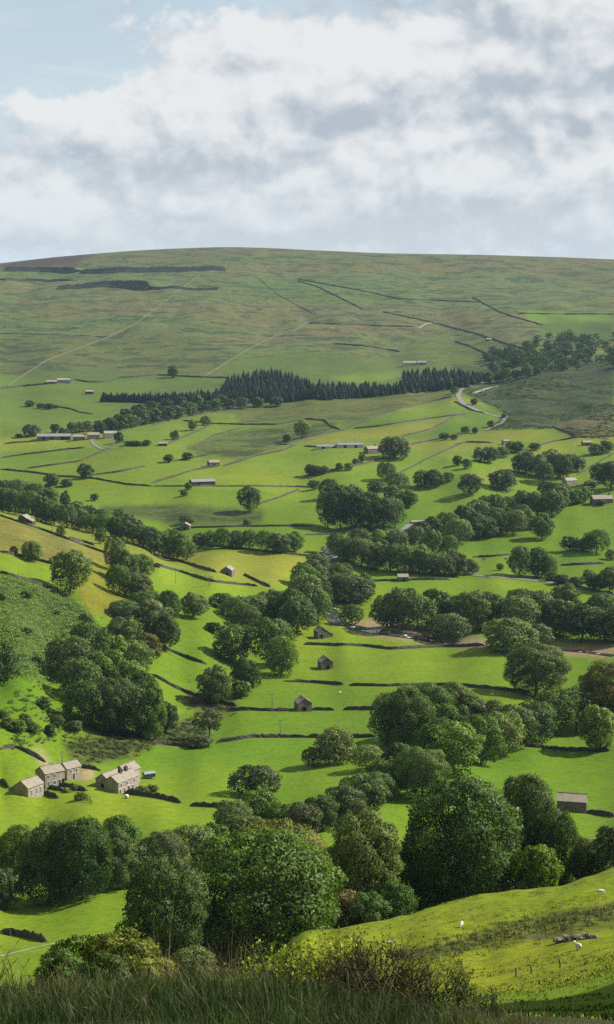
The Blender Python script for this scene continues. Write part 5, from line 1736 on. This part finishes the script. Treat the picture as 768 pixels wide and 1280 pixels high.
def animal_mesh(name, joints, edges, m):
    """continuous body: marching over joints is done by the skin modifier, then frozen into a mesh"""
    import bmesh
    me = bpy.data.meshes.new(name)
    bm = bmesh.new()
    lay = bm.verts.layers.skin.verify()
    vs = [bm.verts.new(j[:3]) for j in joints]
    for v, j in zip(vs, joints):
        v[lay].radius = (j[3], j[4] if len(j) > 4 else j[3])
    vs[0][lay].use_root = True
    for a, b in edges:
        bm.edges.new((vs[a], vs[b]))
    bm.to_mesh(me)
    bm.free()
    o = bpy.data.objects.new(name, me)
    COL.objects.link(o)
    sk = o.modifiers.new('skin', 'SKIN')
    sk.use_smooth_shade = True
    su = o.modifiers.new('smooth', 'SUBSURF')
    su.levels = su.render_levels = 1
    dg = bpy.context.evaluated_depsgraph_get()
    out = bpy.data.meshes.new_from_object(o.evaluated_get(dg))
    out.materials.clear()
    out.materials.append(m)
    bpy.data.objects.remove(o)
    return out


def quad(s, leg, body, head, graze):
    """joints of a four legged body of length s facing +x"""
    hz = leg + body
    J = [(-.05 * s, 0, hz, body * .98, body), (-.38 * s, 0, hz + .02, body * .9, body * .95), (.30 * s, 0, hz, body * .85, body * .98), (.44 * s, 0, hz + .05 * s, body * .5)]
    E = [(0, 1), (0, 2), (2, 3)]
    nz = (hz - .30 * s) if graze else hz + .22 * s
    J += [(.58 * s, 0, (hz + nz) / 2 + .02, head * .9), (.68 * s, 0, nz, head), (.80 * s, 0, nz - .10 * s, head * .6)]
    E += [(3, 4), (4, 5), (5, 6)]
    for x, back in ((.28 * s, False), (-.40 * s, True)):
        for y in (-.6, .6):
            i = len(J)
            root = 1 if back else 2
            yy = y * body * .75
            J += [(x, yy, leg * 1.05, leg * .17), (x + (.04 * s if back else .01), yy, leg * .62, leg * .11), (x - (.05 * s if back else 0), yy, leg * .34, leg * .085), (x, yy, 0.02, leg * .085)]
            E += [(root, i), (i, i + 1), (i + 1, i + 2), (i + 2, i + 3)]
    i = len(J)
    J.append((-.52 * s, 0, hz - .05, body * .16))
    E.append((1, i))
    for y in (-1, 1):
        i = len(J)
        J.append((.66 * s, y * head * 1.7, nz + head * .5, head * .28))
        E.append((5, i))
    return J, E


SHEEP = animal_mesh('sheep', *quad(.95, .30, .24, .10, True), M['wool'])
SHEEP_UP = animal_mesh('sheep', *quad(.95, .30, .24, .10, False), M['wool'])
COW = animal_mesh('cow', *quad(1.9, .62, .40, .17, True), M['hide'])


def put(name, me, px, py, rz, label, cat, group, sc=1.0):
    p = hit(px, py)
    o = link(name, me, None, tuple(p))
    o.rotation_euler = (0, 0, rz)
    o.scale = (sc,) * 3
    tag(o, label, cat, group)


GSH = 'white sheep grazing'
for i, (px, py, rz, lab) in enumerate((
        (577, 1159, -1.9, 'white sheep by the dark hollow in the middle of the sunny slope'), (488, 1183, .2, 'white sheep above the bare shrub on the sunny slope'),
        (751, 1118, .1, 'white sheep highest on the right of the sunny slope'), (723, 1187, 2.2, 'white sheep just below the tumbled stones on the sunny slope'),
        (173, 604, .3, 'tiny white sheep in the field right of the round mid dale tree'), (154, 593, 2.5, 'tiny white sheep above the road wall in mid dale'),
        (425, 867, 1.0, 'dark specked sheep by the gateway in the big meadow'), (340, 600, .4, 'tiny white sheep above the level wall in mid dale'))):
    put('sheep', SHEEP if i % 2 == 0 else SHEEP_UP, px, py, rz, lab, 'sheep', GSH, 1.0 if py > 1000 else 1.3)
put('cow', COW, 605, 700.5, .2, 'black cow on the left in the field behind the river wood', 'cow', 'two black cows')
put('cow', COW, 633, 700, 3.0, 'black cow on the right in the field behind the river wood', 'cow', 'two black cows')


def wheels(root, spots, r, w):
    for x, y in spots:
        mb = MB()
        mb.lathe([(r * .6, -w / 2), (r, -w / 2 + .03), (r, w / 2 - .03), (r * .6, w / 2)], 16, (0, 0, 0), 'x')
        tw = mb.build('wheel', M['rubber'], root, (x, y, r))
        mb = MB()
        mb.lathe([(r * .2, -w / 2 - .02), (r * .55, -w / 2 + .02), (r * .55, w / 2 - .02), (r * .2, w / 2 + .02)], 12, (0, 0, 0), 'x')
        mb.build('rim', M['steel'], tw)


def trailer():
    p = hit(186.5, 973)
    root = empty('livestock_trailer', tuple(p), R(-62))
    prof = [(-1.0, .55), (-1.0, 1.7), (-.85, 2.05), (-.5, 2.22), (.5, 2.22), (.85, 2.05), (1.0, 1.7), (1.0, .55)]
    mb = MB()
    for a, b in zip(prof, prof[1:] + prof[:1]):
        mb.face([(a[0], -1.9, a[1]), (b[0], -1.9, b[1]), (b[0], 1.9, b[1]), (a[0], 1.9, a[1])])
    mb.face([(x, -1.9, z) for x, z in prof][::-1])
    mb.face([(x, 1.9, z) for x, z in prof])
    mb.build('body', M['tarp'], root)
    mb = MB()
    for a, b in zip(prof[1:6], prof[2:7]):
        mb.face([(a[0] * 1.02, -1.95, a[1] + .04), (b[0] * 1.02, -1.95, b[1] + .04), (b[0] * 1.02, 1.95, b[1] + .04), (a[0] * 1.02, 1.95, a[1] + .04)])
    mb.build('roof', M['steel'], root)
    mb = MB()
    mb.box(-.8, -1.96, .7, .8, -1.905, 1.6)
    mb.build('ramp', M['steel'], root)
    for y in (-.9, .9):
        mb = MB()
        mb.box(1.0, y - .6, 1.25, 1.03, y + .6, 1.55)
        mb.build('vent', M['void'], root)
    mb = MB()
    mb.tube([(-.5, 1.9, .6), (0, 3.0, .55)], [.05, .05], 5)
    mb.tube([(.5, 1.9, .6), (0, 3.0, .55)], [.05, .05], 5)
    mb.build('drawbar', M['steel'], root)
    wheels(root, [(-1.02, -.45), (-1.02, .45), (1.02, -.45), (1.02, .45)], .36, .22)
    tag(root, 'dark livestock trailer with pale roof parked on grass beside the farmhouse', 'trailer')


trailer()


def tumbled_wall():
    a, b = hit(694, 1179), hit(746, 1173)
    root = empty('ruined_wall', tuple((a + b) / 2))
    rng = random.Random(9)
    ms = []
    for k in range(4):
        mb = MB()
        mb.lathe([(.16, 0), (.27, .06), (.30, .17), (.22, .27), (.08, .31)], 7)
        mb.v = [(x * rng.uniform(.8, 1.25), y * rng.uniform(.7, 1.1), z * rng.uniform(.8, 1.1)) for x, y, z in mb.v]
        ms.append(mb.mesh('stone', M['barn_stone']))
    n = 46
    for k in range(n):
        f = (k + rng.random()) / n
        x, y = a[0] + (b[0] - a[0]) * f + rng.gauss(0, .18), a[1] + (b[1] - a[1]) * f + rng.gauss(0, .35)
        o = link('stone', ms[k % 4], root, (x - root.location[0], y - root.location[1], float(H(x, y)) - root.location[2] + (.22 if rng.random() < .4 else -.04)))
        o.rotation_euler = (rng.uniform(-.3, .3), rng.uniform(-.3, .3), rng.uniform(0, 6))
        q = rng.uniform(.7, 1.5)
        o.scale = (q, q, q)
    tag(root, 'tumbled low wall of pale stones on the sunny slope', 'wall', 'dry stone walls dividing the fields', 'thing')


tumbled_wall()


def tractor():
    p = hit(95.5, 966)
    root = empty('red_tractor', tuple(p), R(130))
    mb = MB()
    mb.box(-.42, .2, .8, .42, 2.0, 1.5)
    mb.box(-.36, 2.0, .85, .36, 2.12, 1.42)
    mb.build('bonnet', M['red'], root)
    mb = MB()
    mb.box(-.25, -1.2, .55, .25, 1.9, .82)
    mb.build('chassis', M['rubber'], root)
    cab = MB()
    for x in (-.7, .7):
        for y in (-1.1, .15):
            cab.box(x - .05, y - .05, 1.0, x + .05, y + .05, 2.5)
    cab.box(-.75, -1.15, .85, .75, .2, 1.25)
    cb = cab.build('cab', M['red'], root)
    mb = MB()
    mb.box(-.82, -1.25, 2.5, .82, .3, 2.64)
    mb.build('cab_roof', M['white'], cb)
    mb = MB()
    mb.box(-.66, -1.06, 1.25, .66, .1, 2.48)
    mb.build('cab_glass', M['glass'], cb)
    for x in (-.95, .95):
        mb = MB()
        mb.box(x - .22, -1.25, 1.5, x + .22, .0, 1.62)
        mb.build('mudguard', M['red'], root)
    mb = MB()
    mb.tube([(.3, 1.5, 1.5), (.3, 1.5, 2.3)], [.05, .05], 6)
    mb.build('exhaust', M['rubber'], root)
    wheels(root, [(-.95, -.6), (.95, -.6)], .75, .42)
    wheels(root, [(-.75, 1.5), (.75, 1.5)], .45, .3)
    tag(root, 'red tractor parked in the yard of the hill farm', 'tractor')


tractor()


def tank():
    p = hit(158.5, 998)
    root = empty('water_tank', tuple(p), .4)
    mb = MB()
    mb.lathe([(.55, .25), (.62, .32), (.62, 1.05), (.5, 1.2), (.2, 1.26)], 14)
    mb.build('tank', M['white'], root, smooth=True)
    mb = MB()
    for x in (-.4, .4):
        for y in (-.4, .4):
            mb.box(x - .08, y - .08, -.2, x + .08, y + .08, .3)
    mb.build('stand', M['grey_wood'], root)
    tag(root, 'small white tank on the grass before the biggest farmhouse', 'tank')


tank()


def pen(px, py, rz, label):
    p = hit(px, py)
    root = empty('timber_pen', tuple(p), rz)
    for k in range(5):
        mb = MB()
        mb.tube([(-2.4 + k * 1.2, 0, -.3), (-2.4 + k * 1.2, .03, 1.25)], [.09, .08], 6)
        mb.build('post', M['grey_wood'], root)
    for z in (.45, .8, 1.12):
        mb = MB()
        mb.box(-2.5, .06, z - .06, 2.5, .10, z + .06)
        mb.build('rail', M['grey_wood'], root)
    tag(root, label, 'fence', 'timber fences by the farm')


pen(103, 1001, .2, 'left of the two timber fences in the grass before the farmhouses')
pen(110, 1003, -.9, 'right of the two timber fences in the grass before the farmhouses')
trees('in the farm garden', GS, "101,1000,11,14,n;93,988,8,10,y;178,991,9,16,d;190,990,11,14,n;168,992,9,10,d;84,990,7,10,y", noun='garden bush', name='shrub', cat='bush')

GPO = 'fence posts on the slope'
for px, py, lab in ((645, 1221, 'leftmost fence post below the sunny slope, slightly leaning'), (664, 1217, 'middle fence post of three below the sunny slope'), (700, 1210, 'rightmost fence post below the sunny slope')):
    p = hit(px, py)
    mb = MB()
    mb.tube([(0, 0, -.3), (.03, 0, .4), (random.uniform(-.1, .1), 0, .95)], [.09, .085, .075], 7)
    mb.face([(-.09, -.09, .90), (.09, -.09, .90), (.09, .09, .90), (-.09, .09, .90)])
    tag(mb.build('fence_post', M['grey_wood'], None, tuple(p)), lab, 'post', GPO)

# ------------------------------------------------------------------ ground cover that nobody could count
def scatter_tufts(name, spots, blades, hgt, wid, m, rng, spread=.35, rndlo=0.0, rndhi=1.0, up=0.0):
    """tufts of blades: spots (n,3)"""
    n = len(spots)
    c = np.repeat(spots, blades, 0)
    k = len(c)
    a = rng.random(k) * 6.283
    r = spread * rng.random(k) ** .5
    c = c + np.stack([np.cos(a) * r, np.sin(a) * r, np.zeros(k)], 1)
    h = hgt * (.55 + .7 * rng.random(k))
    lean = np.stack([np.cos(a), np.sin(a)], 1) * (.25 + .45 * rng.random(k))[:, None] * h[:, None] + .12 * h[:, None] * rng.standard_normal((k, 2))
    b = rng.random(k) * 6.283
    w = np.stack([np.cos(b), np.sin(b), np.zeros(k)], 1) * wid * (.6 + .8 * rng.random(k))[:, None]
    mid = c + np.concatenate([lean * .35, (h * .6)[:, None]], 1)
    tip = c + np.concatenate([lean, h[:, None]], 1)
    c0 = c - np.array([0, 0, .05])
    v = np.stack([c0 - w * .5, c0 + w * .5, mid - w * .4, mid + w * .4, tip], 1).reshape(-1, 3)
    q = np.arange(k)[:, None] * 5
    f = np.concatenate([q + [0, 1, 3], q + [0, 3, 2], q + [2, 3, 4]])
    t = np.repeat(rng.random(n), blades)
    rnd = np.repeat(np.clip(rndlo + (rndhi - rndlo) * (.5 * rng.random(k) + .5 * t), 0, 1), 5)
    me = np_mesh(name, v, f, m, rnd)
    if up:                             # short turf shades like the ground it grows from
        nn = np.repeat(np.concatenate([lean / np.maximum(h, .01)[:, None] * (1 - up), np.full((k, 1), up)], 1), 5, 0)
        leaf_normals(me, nn)
    return link(name, me)


def foreground_grass():
    rng = np.random.default_rng(21)
    n = 15000
    x = rng.uniform(-4.6, 4.6, n)
    y = 6.5 + 8.5 * rng.random(n) ** .8
    keep = vnoise(x / .5, y / .5, 71) + vnoise(x / 1.4, y / 1.4, 72) > -.42
    x, y = x[keep], y[keep]
    z = H(x, y)
    s = np.stack([x, y, z], 1)
    pal = np.clip(.42 + 1.1 * vnoise(x / .7, y / .9, 79) + .5 * vnoise(x / .25, y / .3, 80), 0, 1)
    for lo_, hi_, a_, b_, hh_ in ((-1, .33, .0, .50, .125), (.33, .66, .2, .76, .135), (.66, 2, .45, .97, .15)):
        k = (pal > lo_) & (pal <= hi_)
        o = scatter_tufts('grass', s[k], 8, hh_, .0055, M['blade'], rng, .10, a_, b_)
        tag(o, 'coarse grass on the bank at the bottom of the picture', 'grass', None, 'stuff')
    # seeding stalks along the lip of the bank
    n = 1250
    x = rng.uniform(-4.5, 4.5, n)
    y = rng.uniform(9.5, 13.5, n)
    keep = vnoise(x / .6, y / .8, 73) > -.12
    x, y = x[keep], y[keep]
    k = len(x)
    z = H(x, y)
    h = rng.uniform(.16, .36, k)
    lx, ly = rng.normal(0, .13, k), rng.normal(0, .08, k)
    V, Fc, Rn = [], [], []
    for i in range(k):
        b = len(V)
        w = .0022
        p0 = (x[i], y[i], z[i])
        p1 = (x[i] + lx[i] * .4, y[i] + ly[i] * .4, z[i] + h[i] * .7)
        p2 = (x[i] + lx[i], y[i] + ly[i], z[i] + h[i])
        for p, ww in ((p0, w), (p1, w), (p2, w * .7)):
            V += [(p[0] - ww, p[1], p[2]), (p[0] + ww, p[1], p[2])]
        Fc += [(b, b + 1, b + 3), (b, b + 3, b + 2), (b + 2, b + 3, b + 5), (b + 2, b + 5, b + 4)]
        e = b + 6
        hd = .05 + .05 * rng.random()
        d = np.array([lx[i] * .6, ly[i] * .6, h[i] * .3])
        d /= np.linalg.norm(d)
        q = np.array(p2)
        a_, b_ = q + d * hd * .4, q + d * hd
        V += [tuple(q), (a_[0] - .005, a_[1], a_[2]), (a_[0] + .005, a_[1], a_[2]), tuple(b_), (a_[0], a_[1] - .005, a_[2]), (a_[0], a_[1] + .005, a_[2])]
        Fc += [(e, e + 1, e + 2), (e + 1, e + 3, e + 2), (e, e + 4, e + 5), (e + 4, e + 3, e + 5)]
        Rn += [rng.uniform(.74, .97)] * 12
    o = link('seeding_grass', np_mesh('seeding_grass', np.array(V), np.array(Fc), M['blade'], np.array(Rn)))
    tag(o, 'brown seeding grass stalks along the lip of the bank', 'grass', None, 'stuff')
    # tall dry stalks just below the lip
    n = 460
    px = np.where(rng.random(n) < .6, rng.uniform(170, 330, n), rng.uniform(10, 620, n))
    yy = rng.uniform(13.5, 17, n)
    x = (px - 384) / F * yy * 1.03
    s = np.stack([x, yy, H(x, yy)], 1)
    o = scatter_tufts('dry_stalks', s, 3, .75, .006, M['blade'], rng, .12, .80, 1.0)
    tag(o, 'tall dry stalks below the lip of the bank', 'dry grass', None, 'stuff')


foreground_grass()


def field_tufts():
    rng = np.random.default_rng(22)
    # tussocks on the sunny slope and the shaded ground below it
    n = 9000
    y = rng.uniform(125, 250, n)
    x = rng.uniform(-.14, .24, n) * y
    keep = (vnoise(x / 12, y / 9, 74) + .6 * vnoise(x / 3.5, y / 3, 75) > .10)
    x, y = x[keep], y[keep]
    s = np.stack([x, y, H(x, y)], 1)
    o = scatter_tufts('tussocks', s, 9, .11, .07, M['tuft'], rng, .34, up=.85)
    tag(o, 'short grass tussocks over the sunny slope', 'grass', None, 'stuff')
    n = 5200
    y = rng.uniform(45, 150, n)
    x = rng.uniform(.0, .24, n) * y
    keep = vnoise(x / 6, y / 5, 77) + .6 * vnoise(x / 2, y / 2, 78) > -.1
    x, y = x[keep], y[keep]
    o = scatter_tufts('tussocks', np.stack([x, y, H(x, y)], 1), 8, .10, .05, M['tuft'], rng, .28, up=.85)
    tag(o, 'short grass in the shaded ground at the lower right', 'grass', None, 'stuff')
    # rushes in the hollows of the slope
    n = 1500
    px = rng.uniform(540, 768, n)
    t = rng.random(n)
    py = np.interp(px, [540, 640, 768], [1190, 1163, 1142]) + rng.normal(0, 8, n)
    q = [hit(a, b, 60) for a, b in zip(px[:500], py[:500])]
    s = np.array([p for p in q if p is not None and 140 < p[1] < 245])
    o = scatter_tufts('rushes', s, 14, .36, .06, M['blade'], rng, .4, .35, .95, up=.7)
    tag(o, 'dark rushes in the hollow across the sunny slope', 'rushes', None, 'stuff')
    # bracken on the left hillside
    poly = P("0,717 39,729 78,742 112,766 135,795 110,832 60,852 0,838")
    spots = []
    while len(spots) < 2300:
        a, b = rng.uniform(-30, 136), rng.uniform(715, 852)
        if a < 0 or in_poly(np.array([a]), np.array([b]), poly)[0]:
            p = hit(a + rng.normal(0, 5), b + rng.normal(0, 4))
            if p is not None and 480 < p[1] < 800:
                spots.append(p)
    s = np.array(spots)
    k = 18
    c = np.repeat(s, k, 0) + rng.normal(0, 1, (len(s) * k, 3)) * (1.0, 1.0, .25) + (0, 0, .55)
    nn = np.tile(np.array([[0, 0, 1.0]]), (len(c), 1))
    v = leaf_cards(c, nn, .62, rng, .45, .6).reshape(-1, 3)
    m = len(c)
    q = np.arange(m * 4).reshape(m, 4)
    o = link('bracken', np_mesh('bracken', v, np.concatenate([q[:, [0, 2, 1]], q[:, [0, 3, 2]]]), M['leaf'], np.repeat(.35 + .65 * rng.random(m), 4)))
    o.color = (1.6, 1.75, 1.3, 1)
    tag(o, 'dense green bracken covering the hillside on the left', 'bracken', None, 'stuff')
    # rough growth above the farm, on the beck side and in the gully
    spots = []
    for poly, num in (("90,930 135,915 255,898 262,922 200,928 165,942 110,955", 420), ("235,868 262,872 300,884 280,894 240,886", 80), ("0,880 60,850 75,905 110,925 20,932", 160), ("400,1020 440,985 470,975 455,1005 415,1040", 60)):
        pl = P(poly)
        k = 0
        xs, ys = [p[0] for p in pl], [p[1] for p in pl]
        while k < num:
            a, b = rng.uniform(min(xs), max(xs)), rng.uniform(min(ys), max(ys))
            if in_poly(np.array([a]), np.array([b]), pl)[0]:
                p = hit(a + rng.normal(0, 7), b + rng.normal(0, 3))
                if p is not None:
                    spots.append(p)
                k += 1
    s = np.array(spots)
    o = scatter_tufts('rough_growth', s, 22, .6, .2, M['blade'], rng, .9, .3, .9, up=.6)
    tag(o, 'rough growth of nettles and rushes above the farm and along the gully', 'rough growth', None, 'stuff')
    # dark hummocks of heather and rush on the moor to the right
    poly = P("574,488 640,476 768,460 768,550 719,547 693,536 606,538 634,518 606,504")
    spots = []
    while len(spots) < 1500:
        a, b = rng.uniform(574, 800), rng.uniform(458, 550)
        if a > 768 or in_poly(np.array([a]), np.array([b]), poly)[0]:
            p = hit(a, b)
            if p is not None and 1450 < p[1] < 2250 and vnoise(p[0:1] / 40, p[1:2] / 60, 76)[0] > -.1:
                spots.append(p)
    s = np.array(spots)
    o = scatter_tufts('heather', s, 12, .9, .7, M['blade'], rng, 2.2, .2, .75)
    tag(o, 'dark heather and rush clumps on the moor at the right', 'heather', None, 'stuff')


M['tuft'] = mat('tuft', lambda t: principled(t, t.mix(t.n('ShaderNodeAttribute', attribute_name='rnd').outputs['Fac'], (.075, .112, .005, 1), (.140, .165, .012, 1)), .8, .1))
field_tufts()


# ------------------------------------------------------------------ shrubs at the lip of the bank
def twig_bush(px, Y, width, height, label, seed, leaves=0, leafsize=.05, tint=(1, 1, 1), levels=5, stems=20):
    rng = random.Random(seed)
    p = at_y(px, Y)
    root = empty('wiry_shrub', (p[0], p[1], p[2] - .05))
    mb = MB()
    tips = []
    def grow(a, d, ln, r, lv):
        d = Vector(d).normalized()
        m_ = Vector(a) + d * ln * .5 + Vector((rng.uniform(-.06, .06), rng.uniform(-.06, .06), 0)) * ln * 2
        b = Vector(a) + d * ln
        mb.tube([a, m_, b], [r, r * .8, r * .55], 3)
        tips.append((b, d))
        if lv > 1:
            tips.append((m_, d))
        if lv:
            for _ in range(2 + (rng.random() < .6)):
                e = d + Vector((rng.uniform(-.75, .75), rng.uniform(-.75, .75), rng.uniform(-.25, .55)))
                grow(b, e, ln * rng.uniform(.55, .85), r * .6, lv - 1)
    for k in range(stems):
        a = rng.uniform(0, 6.28)
        t = rng.random() ** .6
        sx = math.cos(a) * t * width * .34
        sy = math.sin(a) * t * width * .22
        hh = height * (1 - .45 * t)
        grow((sx, sy, 0), (sx * .7 / width + rng.uniform(-.35, .35), rng.uniform(-.25, .25), 1), hh * .44, .016, levels)
    mb.build('branches', M['twig'], root)
    if leaves:
        nr = np.random.default_rng(seed)
        idx = nr.integers(0, len(tips), leaves)
        c = np.array([tuple(tips[i][0]) for i in idx]) + nr.normal(0, leafsize * 1.2, (leaves, 3))
        n = np.array([tuple(tips[i][1]) for i in idx])
        v = leaf_cards(c, n, leafsize, nr, 1.2).reshape(-1, 3)
        q = np.arange(leaves * 4).reshape(leaves, 4)
        o = link('leaves', np_mesh('leaves', v, np.concatenate([q[:, [0, 2, 1]], q[:, [0, 3, 2]]]), M['leaf'], np.repeat(nr.random(leaves), 4)), root)
        o.color = tint + (1,)
    tag(root, label, 'shrub', 'wiry shrubs along the lip of the bank')


twig_bush(474, 13.6, 1.2, .88, 'tall dark wiry shrub of bare twigs in the middle of the bank', 81, 900, .020, (.45, .40, .42))
twig_bush(542, 13.4, .95, .66, 'dark bushy shrub right of the tall bare one on the bank', 82, 2200, .020, (.45, .48, .45), 5, 20)
twig_bush(600, 13.1, .75, .46, 'low dark shrub at the right end of the bank shrubs', 83, 1800, .020, (.45, .48, .42), 4, 18)
twig_bush(404, 14.0, .8, .86, 'leafy thorn shrub with yellow green leaves left of the bare one', 84, 2600, .034, (2.0, 1.7, .7), 5, 12)
twig_bush(350, 14.2, .7, .80, 'loose leafy thorn shrub leftmost of the bank shrubs', 85, 2400, .034, (2.1, 1.8, .7), 5, 10)
twig_bush(440, 13.2, .8, .52, 'low tangled dark shrub at the foot of the tall bare one', 86, 1600, .020, (.45, .42, .40), 5, 14)
trees('in the elder thicket at the lower left', GS, "72,1240,66,60,d,42;104,1238,82,76,n,46;150,1240,78,84,y,44;190,1242,60,60,y,43;130,1236,60,70,d,40", noun='elder bush', name='shrub', cat='bush')

# ------------------------------------------------------------------ the air of the dale
def haze():
    z0, z1 = float(HG.min()) - 1.5, max(float(HG.max()) + 30, CAMZ + 150)
    mb = MB()
    mb.box(-9200, -60, z0, 9200, 9300, z1)
    m = bpy.data.materials.new('haze')
    m.use_nodes = True
    t = NT(m.node_tree)
    out = t.n('ShaderNodeOutputMaterial')
    v = t.n('ShaderNodeVolumePrincipled', {'Color': (0.52, 0.76, 1.0, 1), 'Density': 0.000023, 'Anisotropy': 0.0})
    t.t.links.new(v.outputs[0], out.inputs['Volume'])
    o = mb.build('haze', m)
    tag(o, 'thin blue haze filling the dale', 'haze', None, 'stuff')


haze()
